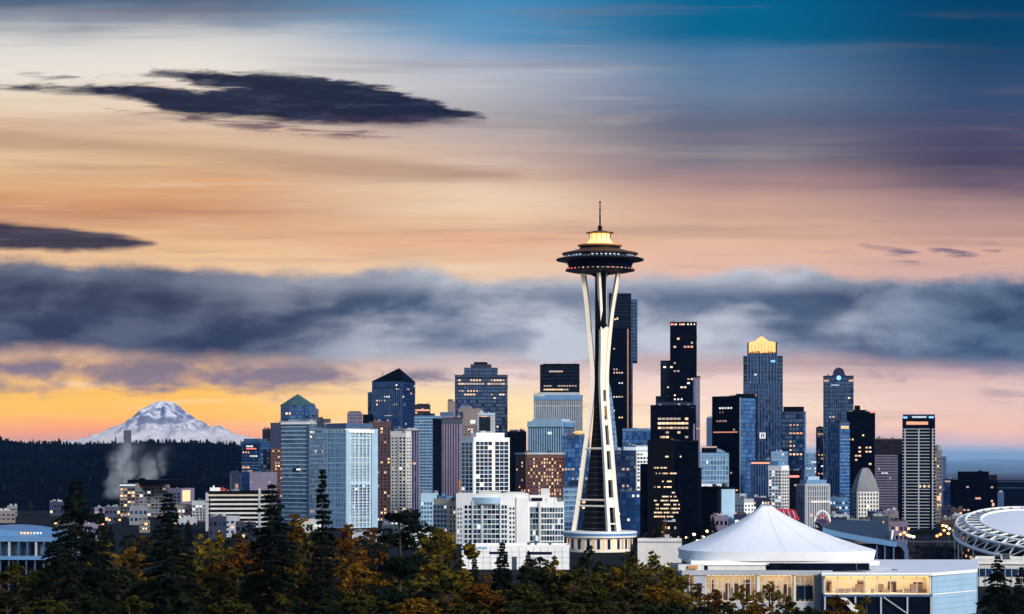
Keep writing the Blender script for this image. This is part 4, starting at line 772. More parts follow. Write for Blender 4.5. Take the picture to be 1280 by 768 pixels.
# stepped-roof classical block
x = B('office_block','white grid block with grey mansard roof and slim curved peak',1680,1064,1099,613,'grey',xc=1071,th=64); x.grid('B',1072,1098,616,660,7,9,.52,.62,GL,'offwhite',.35,.02,ICE).grid('A',None,None,616,660,2,9,.5,.6,GL,'grey',.3)
v0,v1=x.vB(1071.5),x.vB(1098); vm=(x.vB(1083)+x.vB(1087))/2; b=MB(); prf=[(1.0,613),(.93,608),(.82,602),(.66,596),(.5,591),(.36,587),(.2,585)]
for (f0,y0),(f1,y1) in zip(prf,prf[1:]):
    q=lambda f:[(-x.WA*.5-x.WA*.5*f,vm+(v0-vm)*f),(-x.WA*.5+x.WA*.5*f,vm+(v0-vm)*f),(-x.WA*.5+x.WA*.5*f,vm+(v1-vm)*f),(-x.WA*.5-x.WA*.5*f,vm+(v1-vm)*f)]
    b.prism(q(f0),x.z(y0),x.z(y1)-.01,top=q(f1))
b.build('mansard_roof','grey',x.root); x.done(70)
x = B('office_tower','brown banded tower with blank dark maroon top storeys',1920,1093,1128,550,'cw_maroon',cat=T_); x.bands('A',1094,1122,569,650,24,.75,.4,'mauve'); x.fins('A',1094,1122,569,650,14,.35,.3,'mauve'); x.panel('A',1122.5,1127.5,568,655,'cw_black','side_bay',.04,.5); x.lit('A',1094,1122,570,650,.10,('lit_dim','lit_white')).done(60)
x = B('office_tower','tall dark tower wrapped in white floor bands with blue lit crown',1580,1128,1169,524,'cw_black',cat=T_,depth=34)
x.bands('A',y0=536,y1=664,n=32,h=.5,d=.7,mat='palegrey').fins('A',1130.5,1166.5,536,664,2,.9,.9,'palegrey'); x.panel('A',1162.5,1165,536,664,'nearblack','dark_strip',.72,.95); x.tier(1128.5,1168.5,519.5,mat='navy',v0=.05,v1=.9,name='crown',rim=True); x.panel('A',1140,1158,520.5,522.5,'lit_ice','crown_light',-1.5,.2); x.panel('A',1161,1167,520.8,522.8,'lit_blue','crown_light',-1.5,.2); x.panel('A',1129,1134,521,523,'lit_blue','crown_light',-1.5,.2); x.panel('A',1133,1160,527,531,'lit_orange','crown_window',.05,.3); x.panel('A',1143,1160,525.6,527.2,'nearblack','louvre',.05,.5)  # the narrow near-black strip stands proud of the floor bands
x.lit('A',1128,1165,606,612,.35,('lit_yellow','lit_dim')).lit('A',1128,1133,535,560,.3,MIX).done(50)
x = B('apartment_block','round topped grey brown slab hugging the right side of white banded tower',1720,1168,1177,566,'taupe',cat=A_); b=MB(); b.lathe([(x.WA/2,0),(x.WA/2*.98,3),(x.WA/2*.75,5.2),(x.WA/2*.3,6)],20); o=b.build('dome_roof','grey',x.root,True); o.location=(-x.WA/2,x.WA/2,x.H); x.grid('A',None,None,572,660,3,20,.6,.5,GL,'taupe',.2,.22,WARM); x.panel('A',1171,1176,620,626,'lit_warm','window',.1,.5); x.done(50)
x = B('office_block','thin hazy blue slab right of the round topped slab',2350,1175,1183,572,'steelblue'); x.done(0)
x = B('low_block','small dark block with warm lit bottom floors left of wide black block',2050,1179,1191,600,'cw_navy'); x.panel('A',1181,1189,601,603,'lit_dim','roof_light'); x.lit('A',None,None,618,650,.35,ORG).done(40)
x = B('office_block','wide black block with raised roof and orange lit right bay',1900,1188,1247,602,'cw_black2',depth=40); x.tier(1197,1236,591,v0=.05,v1=.9,name='upper_tier'); x.tier(1236,1246.5,594,v0=.05,v1=.9,mat='cw_maroon',name='upper_tier',rim=False); x.unit(1222,1228,1.5,.1,.5,'nearblack',591); x.lit('A',1236,1247,606,640,.42,ORG); x.panel('A',1219,1226,622,624.5,'lit_orange','window'); x.panel('A',1240,1243,629,633,'lit_warm','window'); x.panel('A',1208,1211,608,610,'lit_dim','window'); x.lit('A',1190,1234,612,650,.04,MIX).done(50)
x = B('low_block','small dark blue block at the waterside right of wide black block',2300,1246,1255,617,'steelblue'); x.done(0)
# navy drum
D=1480; c0=W(1095,575,D); rt=thing('round_block',(c0.x,D,0),0,'navy round drum building in front of the white grid mansard block','building'); b=MB(); b.lathe([(5.6,0),(5.6,CAMZ-66*D/F*1.0),(5.2,CAMZ-65*D/F)],28); b.build('wall','slate',rt,True); b=MB(); b.lathe([(5.9,0),(5.9,.5),(2,.9)],28); o=b.build('roof','steelblue',rt); o.location.z=CAMZ-65.4*D/F
x = B('low_block','low mauve block with faint windows right of the navy drum',1540,1105,1120,640,'mauve'); x.grid('A',None,None,643,662,5,5,.6,.5,GL,'mauve',.2,.15,WARM).done(25)
# low blocks at the foot of the towers
for xl,xr,tp,D,m_,lab,lm in ((262,300,648,1420,'palegrey','low pale block in front of the parking garage bottom decks',MIX),(372,402,652,1420,'offwhite','low white block under the white banded glass tower',ICE),(478,508,650,1480,'slate','low slate block under the dark brown apartment tower',MIX),(826,850,655,1290,'nearblack','low black shop block under the yellow lit black tower',WARM),(1036,1062,646,1500,'palegrey','low pale block with lights behind the slate roofed hall',MIX),(1060,1088,652,1450,'grey','low grey shed between slate roofed hall and navy drum',WARM),(942,962,624,1640,'navy','low navy block tucked behind the tent peak left side',MIX),(1037,1060,624,1720,'skyblue','pale blue low block right of the pier fronted grey block',ICE),(118,152,636,2050,'mauve','low violet block with coloured lights left of beige grid block',ORG),(84,120,640,2200,'slate','low slate block between steam plume and beige grid block',MIX),(215,246,650,1700,'palegrey','low pale row below the big warm lit window block',WARM),(1176,1196,652,1500,'brown','low brown block behind the stadium white post',ORG)):
    x = B('low_block',lab,D,xl,xr,tp,m_,depth=18); x.grid('A',None,None,tp+2,tp+20,6,3,.6,.5,GL,m_,.2,.35,lm).unit(xl+3,xl+9,1.8,.1,.4,'grey').done(18)

for i in range(46):
    D = rnd.uniform(1250, 2000); zone = rnd.choice([(-5, 330), (-5, 330), (420, 570), (855, 960), (1000, 1200)]); a_ = rnd.uniform(*zone); w_ = rnd.uniform(14, 34)*1400/D
    gy = HOR+CAMZ*F/D; hh = rnd.uniform(6, 14); tp = gy-hh*F/D; m_ = rnd.choice(['slate', 'slate', 'grey', 'mauve', 'brown', 'darkgrey', 'steelblue', 'navy', 'taupe'])
    x = B('low_building', 'small low building among the streets at the foot of the towers', D, a_, a_+w_, tp, m_, depth=14, group='small low buildings at the foot of the towers')
    x.grid('A', None, None, tp+1, tp+1+(hh-2)*F/D, 4, 2, .6, .45, GL, m_, .15, .16, WARM+('lit_white',)).unit(a_+2, a_+w_*.4, 1.6, .2, .6, rnd.choice(['palegrey','grey','brown'])).done(8)

# ================================================================ observation tower
D = 1200.0; k = D/F; c0 = W(750, 575, D)
ndl = thing('observation_tower', (c0.x, D, 0), 0, 'slender white observation tower on three curved legs with a saucer top and mast', 'tower')
zp = lambda y: CAMZ+(HOR-y)*k
LEG = [(694,38.5,7.0),(664,33,6.2),(625,26.8,5.4),(590,22.5,4.9),(560,18.6,4.5),(535,14.8,4.2),(510,11.4,4.0),(490,9.6,3.9),(470,9.0,3.9),(450,10.2,4.2),(430,12.0,4.9),(408,13.9,6.2),(385,15.9,8.2),(365,18.2,10.6),(343,20.8,13.5)]
def spl(i, t, c):
    n = len(LEG); p = [LEG[max(0, min(n-1, i+j))][c] for j in (-1, 0, 1, 2)]
    return .5*((2*p[1])+(p[2]-p[0])*t+(2*p[0]-5*p[1]+4*p[2]-p[3])*t*t+(3*p[1]-p[0]-3*p[2]+p[3])*t**3)
SAM = [tuple(spl(i, j/4, c) for c in range(3)) for i in range(len(LEG)-1) for j in range(4)]+[LEG[-1]]
def at_y(y):
    for a, c in zip(SAM, SAM[1:]):
        if a[0] >= y >= c[0]:
            f = (a[0]-y)/(a[0]-c[0]); return a[1]+(c[1]-a[1])*f, a[2]+(c[2]-a[2])*f
    return SAM[-1][1:] if y < SAM[-1][0] else SAM[0][1:]
def sweep(b, rows):     # rows of 4-corner sections
    n = len(rows); b.add([v for r in rows for v in r], [(0,3,2,1), tuple(4*(n-1)+i for i in range(4))]+[(4*j+i, 4*j+(i+1)%4, 4*j+4+(i+1)%4, 4*j+4+i) for j in range(n-1) for i in range(4)])
for az in (173, 297, 53):
    er = Vector((cos(R(az)), sin(R(az)), 0)); et = Vector((-er.y, er.x, 0))
    b = MB()
    slots = [(694,686,0),(676,665,1),(655,653.5,1),(634,622,1),(600,587,1),(564,556.5,1),(532,525,1),(508,502,1),(488,410,1)]
    for y0, y1, on in slots:
        if not on: continue
        rows = []
        for i in range(9):
            y = y0+(y1-y0)*i/8; r, w = at_y(y); r *= k; w *= k; z = zp(y)
            rows.append([er*(r-.7)+et*(-w+.4)+Vector((0,0,z)), er*(r+.62)+et*(-w+.4)+Vector((0,0,z)), er*(r+.62)+et*(w-.4)+Vector((0,0,z)), er*(r-.7)+et*(w-.4)+Vector((0,0,z))])
        sweep(b, rows)
    leg = b.build('leg', 'needlewhite', ndl)
    for s_ in (-1, 1):
        b = MB(); rows = []
        for y, r, w in SAM:
            r *= k; w *= k*s_; z = zp(y); tw = .78 if y > 420 else .78-.14*(420-y)/77
            rows.append([er*(r-1.15)+et*(w-tw)+Vector((0,0,z)), er*(r+.95)+et*(w-tw)+Vector((0,0,z)), er*(r+.95)+et*(w+tw)+Vector((0,0,z)), er*(r-1.15)+et*(w+tw)+Vector((0,0,z))])
        sweep(b, rows); b.build('beam', 'needlewhite', leg)
hexa = lambda r, o=0: [(r*cos(R(60*i+o)), r*sin(R(60*i+o))) for i in range(6)]
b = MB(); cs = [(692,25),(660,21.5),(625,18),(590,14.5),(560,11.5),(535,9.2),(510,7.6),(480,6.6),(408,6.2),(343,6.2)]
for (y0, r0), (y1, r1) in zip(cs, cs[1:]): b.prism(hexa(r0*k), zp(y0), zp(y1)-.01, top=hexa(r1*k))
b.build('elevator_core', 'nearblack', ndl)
b = MB(); sh = lambda pl: [(p[0]+.45, p[1]-5.2) for p in pl]; b.prism(sh(hexa(1.6)), zp(413), zp(408), top=sh(hexa(3.0))); b.prism(sh(hexa(3.0)), zp(408)+.01, zp(343)); b.build('elevator_housing', 'nearblack', ndl)
b = MB(); b.box(2.9, 3.35, -7.3, -6.9, zp(406), zp(343)); b.build('housing_rail', 'palegrey', ndl)
b = MB()
for i in range(46):
    z = 12+i*2.9; yy = HOR-(z-CAMZ)/k; rr_ = next(r0+(r1-r0)*(y0-yy)/(y0-y1) for (y0, r0), (y1, r1) in zip(cs, cs[1:]) if y0 >= yy >= y1) if 343 < yy < 692 else 6; b.prism(hexa(rr_*k+.1), z, z+.22)
b.build('core_ring', 'darkgrey', ndl)
for az in (325,):
    b = MB(); q = (3.0*cos(R(az)), 3.0*sin(R(az))); b.box(q[0]-.28, q[0]+.28, q[1]-.28, q[1]+.28, 8, zp(343)); b.build('elevator_rail', 'bronze', ndl)
b = MB(); b.box(.9, 2.6, -4.4, -3.1, zp(520), zp(508)); b.build('elevator_cabin', 'needlegold', ndl)
for y, rr in ((561, .62), (625, .6), (632.5, .55)):
    r, w = at_y(y); r = r*k; w = w*k; pts = []
    for az in (53, 173, 297):
        er = Vector((cos(R(az)), sin(R(az)), 0)); et = Vector((-er.y, er.x, 0))
        pts += [er*r-et*w+Vector((0,0,zp(y))), er*r+et*w+Vector((0,0,zp(y)))]
    b = MB()
    for i in range(6): b.tube([pts[i], pts[(i+1)%6]], rr, 6)
    b.build('ring_tie', 'needlewhite', ndl)
P = lambda l: [(r*k, zp(y)) for r, y in l]
def lt(name, prof, mat, seg=64, sm=False): 
    b = MB(); b.lathe(P(prof), seg); return b.build(name, mat, ndl, sm)
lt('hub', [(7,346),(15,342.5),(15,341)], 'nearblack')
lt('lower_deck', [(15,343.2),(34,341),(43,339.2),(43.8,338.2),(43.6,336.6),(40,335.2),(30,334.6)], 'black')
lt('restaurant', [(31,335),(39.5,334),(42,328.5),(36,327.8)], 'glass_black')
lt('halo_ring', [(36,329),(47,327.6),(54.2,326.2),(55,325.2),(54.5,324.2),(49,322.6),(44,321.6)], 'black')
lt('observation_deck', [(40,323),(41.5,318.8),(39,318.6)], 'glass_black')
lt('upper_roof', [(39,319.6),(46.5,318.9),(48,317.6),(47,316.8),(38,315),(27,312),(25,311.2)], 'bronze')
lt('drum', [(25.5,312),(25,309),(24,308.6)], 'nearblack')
lt('gold_ring', [(23,309.6),(27.6,308.2),(28.2,307.2),(27.4,306.4),(19,305.6)], 'needlegold')
lt('lantern', [(20.5,306.2),(16.5,304.4),(13.8,301.5),(12.6,297),(12.4,292.8),(4,292.6)], 'lit_lantern', 32, True)
lt('cap_roof', [(5,293.2),(13,292.6),(17.2,291.8),(17.6,291.2),(11,289.8),(3.2,288.4),(2.6,288.2)], 'bronze')
b = MB(); b.lathe([(2.7*k,zp(288.6)),(2.7*k,zp(283)),(1.0*k,zp(282))],12); b.tube([(0,0,zp(282.5)),(0,0,zp(265)),(0,0,zp(251.5))],[.42,.34,.26],8)
for y in (262, 270.5, 273.5, 253): b.lathe([(.25,zp(y+1)),(.62,zp(y)),(.25,zp(y-1))],10)
b.build('mast', 'nearblack', ndl)
b = MB()
for i in range(12):
    a = 2*pi*i/12+.13; r = 13.2*k; b.box(r*cos(a)-.14, r*cos(a)+.14, r*sin(a)-.14, r*sin(a)+.14, zp(303), zp(292.6))
b.build('lantern_post', 'bronze', ndl)
b = MB()
for i in range(60):
    a = 2*pi*i/60; c_, s_ = cos(a), sin(a); z0, z1 = zp(323.2), zp(325.0)
    p = [Vector((c_*r*k - s_*o, s_*r*k + c_*o, z)) for r, z in ((45.5, zp(321.6)), (54.2, zp(323.9))) for o in (-.16, .16)]
    b.add(p+[v-Vector((0,0,.5)) for v in p], [(0,1,3,2),(4,6,7,5),(0,2,6,4),(1,5,7,3),(2,3,7,6),(0,4,5,1)])
b.build('halo_rib', 'palegrey', ndl)
b = MB(); b.box(-.55,.55,-.12,.12,-.62,.62); wm_ = {m: b.mesh('window', m) for m in ('lit_ice', 'glass_blue')}
for i in range(48):
    a = 2*pi*i/48; o = link(wm_['lit_ice' if rnd.random() < .7 else 'glass_blue'], 'window', ndl, (42.6*k*cos(a), 42.6*k*sin(a), zp(321.9))); o.rotation_euler = (0,0,a+pi/2)
b = MB(); b.box(-.28,.28,-.2,.2,-.25,.25); lm_ = {m: b.mesh('rim_light', m) for m in ('lit_red', 'lit_white', 'lit_dim')}
for i in range(44):
    a = 2*pi*(i+.3)/44; o = link(lm_[rnd.choice(['lit_red','lit_white','lit_dim','lit_red'])], 'rim_light', ndl, (43.7*k*cos(a), 43.7*k*sin(a), zp(337.4))); o.rotation_euler = (0,0,a+pi/2)
# base pavilion of the tower
b = MB(); b.lathe([(17.6,7.4),(19.2,7.6),(19.4,8.6),(19.4,10.4),(18.6,10.7),(3,10.9)],64); b.build('base_roof', 'white', ndl)
b = MB(); b.lathe([(19.46,8.5),(19.5,8.55),(19.5,9.7),(19.46,9.75)],64); b.build('roof_fascia_band', 'skyblue', ndl)
b = MB(); b.lathe([(17.2,0),(17.2,7.5),(3,7.6)],64); b.build('base_wall', 'needlewhite', ndl)
b = MB(); b.box(-.75,.75,-.1,.1,-2.6,2.6); bw = {m: b.mesh('window', m) for m in ('lit_warm','glass_dark','lit_dim')}
for i in range(40):
    a = 2*pi*(i+.5)/40; m_ = 'glass_dark' if i % 2 else rnd.choice(['lit_warm','lit_dim','lit_dim'])
    o = link(bw[m_], 'window', ndl, (17.25*cos(a), 17.25*sin(a), 4.2)); o.rotation_euler = (0,0,a+pi/2)

# ================================================================ white tent pavilion
D = 700.0; k = D/F
tx = (969-640)/F*730
hall = thing('event_hall', (tx, 730, 0), 0, 'white peaked tent roofed hall with warm lit glass front, above the amber trees', 'event hall')
b = MB(); NR = 22; hf0, hf1 = (2.0, 1.6), (30.6, 29.0); ax = (957.5-969)/F*730; vs = []; SEG = 28
def ring(t):
    hx = hf0[0]+(hf1[0]-hf0[0])*t; hy = hf0[1]+(hf1[1]-hf0[1])*t; cx_ = ax*(1-t); pts = []
    for s_ in range(4):
        for j in range(SEG):
            th = pi*1.25+pi*.5*(s_+j/SEG); c_, n_ = cos(th), sin(th); m_ = (abs(c_)**3.4+abs(n_)**3.4)**(-1/3.4)
            pts.append((cx_+hx*c_*m_, hy*n_*m_))
    return pts
zap, zev = 33.2, 19.6
rows = [(ring(i/NR), zap-(zap-zev)*((i/NR)**.82)-.6*sin(pi*i/NR)) for i in range(NR+1)]
n = SEG*4
for pts, z in rows: b.v += [(p[0], p[1], z) for p in pts]
for j in range(NR):
    for i in range(n): b.f.append((j*n+i, (j+1)*n+i, (j+1)*n+(i+1)%n, j*n+(i+1)%n))
b.f.append(tuple(range(n-1,-1,-1))); b.mi = [0]*len(b.f); tent = b.build('tent_roof', 'teflon', hall, True)
for j in range(0, n, 7):
    b = MB(); b.tube([Vector((p[0][j][0], p[0][j][1], p[1]+.03)) for p in rows[1:]], .045, 4); b.build('roof_seam', 'offwhite', tent)
b = MB(); b.box(ax-1.9, ax+1.9, -1.5, 1.5, zap-.2, zap+.35)
for i in range(5): b.box(ax-1.8+i*.85, ax-1.6+i*.85, -1.5, -1.2, zap+.3, zap+.8)
b.build('ridge_vent', 'palegrey', tent)
b = MB(); rg_ = ring(1.0); nn = len(rg_); b.add([(p[0]*.985,p[1]*.985,zev-2.7) for p in rg_]+[(p[0]*1.004,p[1]*1.004,zev+.12) for p in rg_],[(i,(i+1)%nn,(i+1)%nn+nn,i+nn) for i in range(nn)]); o = b.build('fascia', 'teflon', hall, True)
b = MB(); b.prism([(-29,-27.4),(28.8,-28.2),(28.8,27),(-29,27)], zev-4.0, zev-2.65); b.build('soffit', 'white', hall)
u = lambda px, dd=700.0: (px-640)/F*dd-tx
zq = lambda py, dd=700.0: CAMZ+(HOR-py)/F*dd
b = MB(); b.prism([(u(962),-29.6),(u(1002),-31.0),(u(1086),-31.0),(u(1086),-28.3),(u(962),-28.3)], zq(712.5), zq(704.2)); b.build('clerestory', 'glass_black', hall)
b = MB(); b.box(u(1069),u(1070.5),-31.6,-31.1,zq(712),zq(704)); b.build('post', 'darkgrey', hall)
b = MB(); b.box(u(852), u(1040), -31.5, 20, zq(719), zq(713)); b.build('roof_slab', 'palegrey', hall)
b = MB(); b.box(u(848), u(880), -30, -26, zq(713), zq(706)); b.box(u(885), u(957), -30.2, -27, zq(712.8), zq(708)); b.build('parapet', 'offwhite', hall)
b = MB(); b.box(u(860), u(872), -31, -28.5, zq(711), zq(707)); b.build('roof_unit', 'copper', hall)
def room(root, x0, x1, y0, y1, z0, z1, ns, posts=True, name='glazed_room', em=2.4):
    """a lit room open to the front: floor, back wall, ceiling lights, mullions, furniture"""
    b = MB(); b.box(x0, x1, y1, y1+.3, z0, z1); b.box(x0, x1, y0, y1, z0-.25, z0); b.box(x0, x1, y0, y1, z1, z1+.25); b.box(x0-.3, x0, y0, y1, z0, z1); b.box(x1, x1+.3, y0, y1, z0, z1)
    r = b.build(name, 'offwhite', root)
    b = MB(); b.box(x0+.5, x1-.5, y0+.8, y1-.8, z1-.12, z1-.04); b.build('ceiling_light', lamp('room_light_%d' % ns, (1, .60, .24, 1), em*1.25, .3), r)
    b = MB()
    for i in range(ns*2):
        q = x0+(x1-x0)*(i+rnd.uniform(.1,.7))/(ns*2); w = rnd.uniform(.6, 1.6)
        d_ = rnd.uniform(.6,4); b.box(q, q+w*rnd.uniform(.6,2), y1-.4-d_, y1-.15-d_*.6, z0, z0+(z1-z0)*rnd.choice([.12,.18,.25,.3,.5]))
    b.build('furniture', 'taupe', r); b = MB()
    for i in range(max(1, ns//2)):
        q = x0+(x1-x0)*(i+rnd.uniform(.2,.8))/max(1, ns//2); b.box(q, q+(x1-x0)*rnd.uniform(.04,.12), y1-.2, y1-.02, z0, z0+(z1-z0)*rnd.uniform(.55,.8))
    b.build('interior_panel', 'brown', r)
    b = MB()
    for i in range(ns+1):
        q = x0+(x1-x0)*i/ns; b.box(q-.11, q+.11, y0-.12, y0+.12, z0, z1)
    b.box(x0, x1, y0-.08, y0+.08, z0+(z1-z0)*.70, z0+(z1-z0)*.70+.14)
    b.build('mullion', 'offwhite', r); return r
room(hall, u(857), u(866), -30.6, -25, zq(768), zq(719.5), 2, em=1.2)
b = MB(); b.box(u(867),u(881),-31,-24,-2,zq(719.2)); b.build('wall', 'palegrey', hall); b = MB(); b.box(u(871),u(877),-31.2,-30.9,zq(739),zq(729)); b.build('window', 'glass_dark', hall)
room(hall, u(882), u(945), -30.6, -22, zq(752), zq(719.5), 9, em=1.5)
b = MB(); b.box(u(853),u(1030),-30.4,-20,-2,zq(752.8)); b.build('lower_wall', 'palegrey', hall)
room(hall, u(949), u(991), -30.5, -23, zq(752), zq(719.5), 6, em=2.0)
room(hall, u(994), u(1017.5), -30.5, -24, zq(752), zq(719.5), 4, em=1.2)
b = MB(); b.box(u(996),u(1005),-30.9,-30.7,zq(749),zq(732)); b.build('door', 'glass_dark', hall); b = MB(); b.box(u(1006),u(1015.5),-30.9,-30.7,zq(749),zq(732)); b.build('door', 'glass_dark', hall)
for a_, c_, m_ in ((945.5,948.5,'offwhite'),(991.5,993.6,'offwhite'),(1018,1029,'grey'),(866.1,867,'copper')):
    b = MB(); b.box(u(a_),u(c_),-31.2,-29.6,zq(768),zq(719.2)); b.build('pillar', m_, hall)
# right wing
x = B('glass_pavilion', 'flat white roofed pavilion with a long warm lit room and pale blue end wall', 694, 1029, 1165.01, 716, 'white', xc=1165, th=-math.degrees(atan2((1165-640)/F, 1)), cat='pavilion', solid=False)
g = x.root; wa, wb = x.WA, 75
def loc(px, D): X = (px-640)/F*D-x.Cx; Y = D-x.D; return (X*x.c-Y*x.s, X*x.s+Y*x.c)
z0, z1, zt = x.z(742.5), x.z(721), x.z(716)
pl = [loc(1027,692.5), loc(1165.5,692.5), loc(1221.5,716), loc(1224,785), loc(1040,785)]
b = MB(); b.prism(pl, z1+.3, zt); b.build('roof', 'teflon', g); b = MB(); b.box(pl[0][0], pl[1][0], pl[0][1]-.3, pl[0][1]-.01, z1+.25, zt-.3); b.build('roof_edge', 'offwhite', g)
for a_, h_ in ((.3,.5),(.55,.4),(.8,.6)):
    b = MB(); b.box(-wa*a_, -wa*a_+1.4, 12, 13.5, zt, zt+h_); b.build('roof_vent', 'grey', g)
room(g, -wa+.4, -.6, 0, 8, z0, z1, 8, em=3.0)
b = MB(); b.box(-wa, 0, .3, 30, -1, z0-.3); b.build('lower_storey', 'glass_black', g)
b = MB(); b.box(-wa, 0, -.3, .29, z0-.9, z0-.28); b.build('floor_edge', 'steelblue', g)
for px_ in (1031,1069,1101,1134,1163.5):
    b = MB(); q = x.uA(px_); b.box(q-.25, q+.25, -.5, -.1, -1, z0-.92); b.build('post', 'palegrey', g)
b = MB(); q0, q1 = x.uA(1104), x.uA(1132); b.tube([(q0, -.8, z0-1.0), (q1, -.8, x.z(766))], .22, 6); b.build('stair_rail', 'palegrey', g)
b = MB(); q0, q1 = x.uA(1049), x.uA(1076); b.prism([(q0,-6),(q0+2.4,-6),(q1+2.4,-3),(q1,-3)], x.z(775), x.z(768)); b.add([(q0,-3,x.z(747)),(q0+1.8,-3,x.z(747)),(q1,-3,x.z(766)),(q1-2.5,-3,x.z(766)),(q0,-1.5,x.z(747)),(q0+1.8,-1.5,x.z(747)),(q1,-1.5,x.z(766)),(q1-2.5,-1.5,x.z(766))],[(0,1,2,3),(7,6,5,4),(0,4,5,1),(1,5,6,2),(2,6,7,3),(3,7,4,0)]); b.build('ramp', 'offwhite', g)
e0, e1 = Vector(loc(1165.3,694)), Vector(loc(1220,715.5)); ed = (e1-e0).normalized(); en = Vector((ed.y, -ed.x))
def wallp(d0, d1, f0, f1): 
    p = [e0+(e1-e0)*f0+en*d0, e0+(e1-e0)*f0+en*d1, e0+(e1-e0)*f1+en*d1, e0+(e1-e0)*f1+en*d0]; return [tuple(q) for q in p]
b = MB(); b.prism(wallp(-.6,0,0,1), -1, z1+.25); p3 = loc(1222,780); b.prism([tuple(e1), (p3[0],p3[1]), (p3[0]-.6,p3[1]), (e1.x-.6,e1.y)], -1, z1+.25); b.build('end_wall', 'paleblue', g)
b = MB()
for i in range(1, 7): b.prism(wallp(0,.06,0,1), z1-1.7*i, z1-1.7*i+.07)
b.build('cladding_joint', 'skyblue', g)
b = MB(); b.prism(wallp(0,.25,0,1), x.z(744), x.z(742.6)); b.build('wall_ledge', 'white', g)

# ================================================================ slate roofed hall behind
D = 900.0; hx = W(1075,575,D).x; g = thing('concert_hall', (hx, D, 0), 0, 'dark slate roofed hall with swooping pale eave behind the tent roof', 'hall')
u9 = lambda px: (px-640)/F*900-hx; z9 = lambda py: CAMZ+(HOR-py)/F*900
b = MB(); b.box(u9(1020), u9(1119), 1, 34, -1, z9(680)); b.build('wall', 'glass_black', g)
b = MB(); n = 14
def eave(i, dz, dyy): f = i/n; px_ = 1028+f*92; return (u9(px_), dyy, z9(659+18*(f**.8))+dz)
top = [eave(i, 0, 0) for i in range(n+1)]; ridge_ = [(u9(1030+88*i/n), 30, z9(656-(1 if i else 0)+3*(i/n))+1.2) for i in range(n+1)]
b.add(top+ridge_, [(i, i+1, n+2+i, n+1+i) for i in range(n)]); bot = len(b.v)
b.add([(p[0],p[1],p[2]-1.2) for p in top+ridge_], [(i, n+1+i, n+2+i, i+1) for i in range(n)])
for i in range(n): b.f.append((i, bot+i, bot+i+1, i+1)); b.mi.append(0)
b.build('roof', 'slate', g)
b = MB(); b.add([v for i in range(n+1) for v in (eave(i,-.1,-1.2), eave(i,-2.2,-1.0), eave(i,-2.2,.4), eave(i,-.1,.4))], [(4*i+j, 4*i+4+j, 4*i+4+(j+1)%4, 4*i+(j+1)%4) for i in range(n) for j in range(4)]+[(0,3,2,1)]); b.build('eave', 'skyblue', g)
b = MB(); pts = [(u9(1119),z9(676)),(u9(1127),z9(677)),(u9(1132.5),z9(681)),(u9(1135),z9(688)),(u9(1135),-1),(u9(1130),-1),(u9(1130),z9(690)),(u9(1126),z9(684)),(u9(1119),z9(682))]
m_ = len(pts); b.add([(p[0],-1,p[1]) for p in pts]+[(p[0],30,p[1]) for p in pts], [tuple(range(m_-1,-1,-1)), tuple(range(m_,2*m_))]+[(i,(i+1)%m_,(i+1)%m_+m_,i+m_) for i in range(m_)]); b.build('side_shell', 'steelblue', g)
for px_ in (1096, 1106, 1117): b = MB(); b.box(u9(px_)-.3, u9(px_)+.3, -.2, .9, -1, z9(682)); b.build('column', 'steelblue', g)
b = MB(); b.tube([(u9(1114), -.6, z9(674)), (u9(1119), 6, z9(664))], .45, 6); b.build('roof_rib', 'white', g)
b = MB(); b.tube([(u9(1038)+3.2*cos(a*pi/8), 24, z9(657)+5.2*sin(a*pi/8)) for a in range(9)], .45, 6); o = b.build('roof_arch', 'white', g); b = MB(); b.tube([(u9(1038)+2.0*cos(a*pi/8), 24, z9(657)+3.6*sin(a*pi/8)) for a in range(9)], .35, 6); b.build('roof_arch', 'red', g)
# red canopy
D = 1040.0; cx = W(985,575,D); g = thing('market_hall', (cx.x, D, 0), .12, 'small dark hall under a tilted red and white canopy beside the tent peak', 'market hall'); kk = D/F
b = MB(); b.box(-12*kk, 14*kk, 2, 14, 0, CAMZ-76*kk); b.build('wall', 'darkgrey', g)
b = MB(); b.add([(-17*kk,0,CAMZ-73*kk),(13*kk,-3,CAMZ-74*kk),(18*kk,14,CAMZ-63*kk),(-12*kk,14,CAMZ-61*kk),(-17*kk,0,CAMZ-74*kk),(13*kk,-3,CAMZ-75*kk),(18*kk,14,CAMZ-64*kk),(-12*kk,14,CAMZ-62*kk)],[(0,1,2,3),(7,6,5,4),(0,4,5,1),(1,5,6,2),(2,6,7,3),(3,7,4,0)]); cn = b.build('canopy', 'red', g)
b = MB()
for i in range(5):
    f = (i+.4)/5.3; p0 = Vector((-17*kk+30*kk*f, -3*f-.1, CAMZ-73*kk-kk*f+.12)); p1 = p0+Vector((5*kk, 14.2, 10.6*kk)); b.tube([p0.lerp(p1,.15), p0.lerp(p1,.15+.5*rnd.random()+.2)], .22, 5)
b.build('canopy_stripe', 'white', cn)

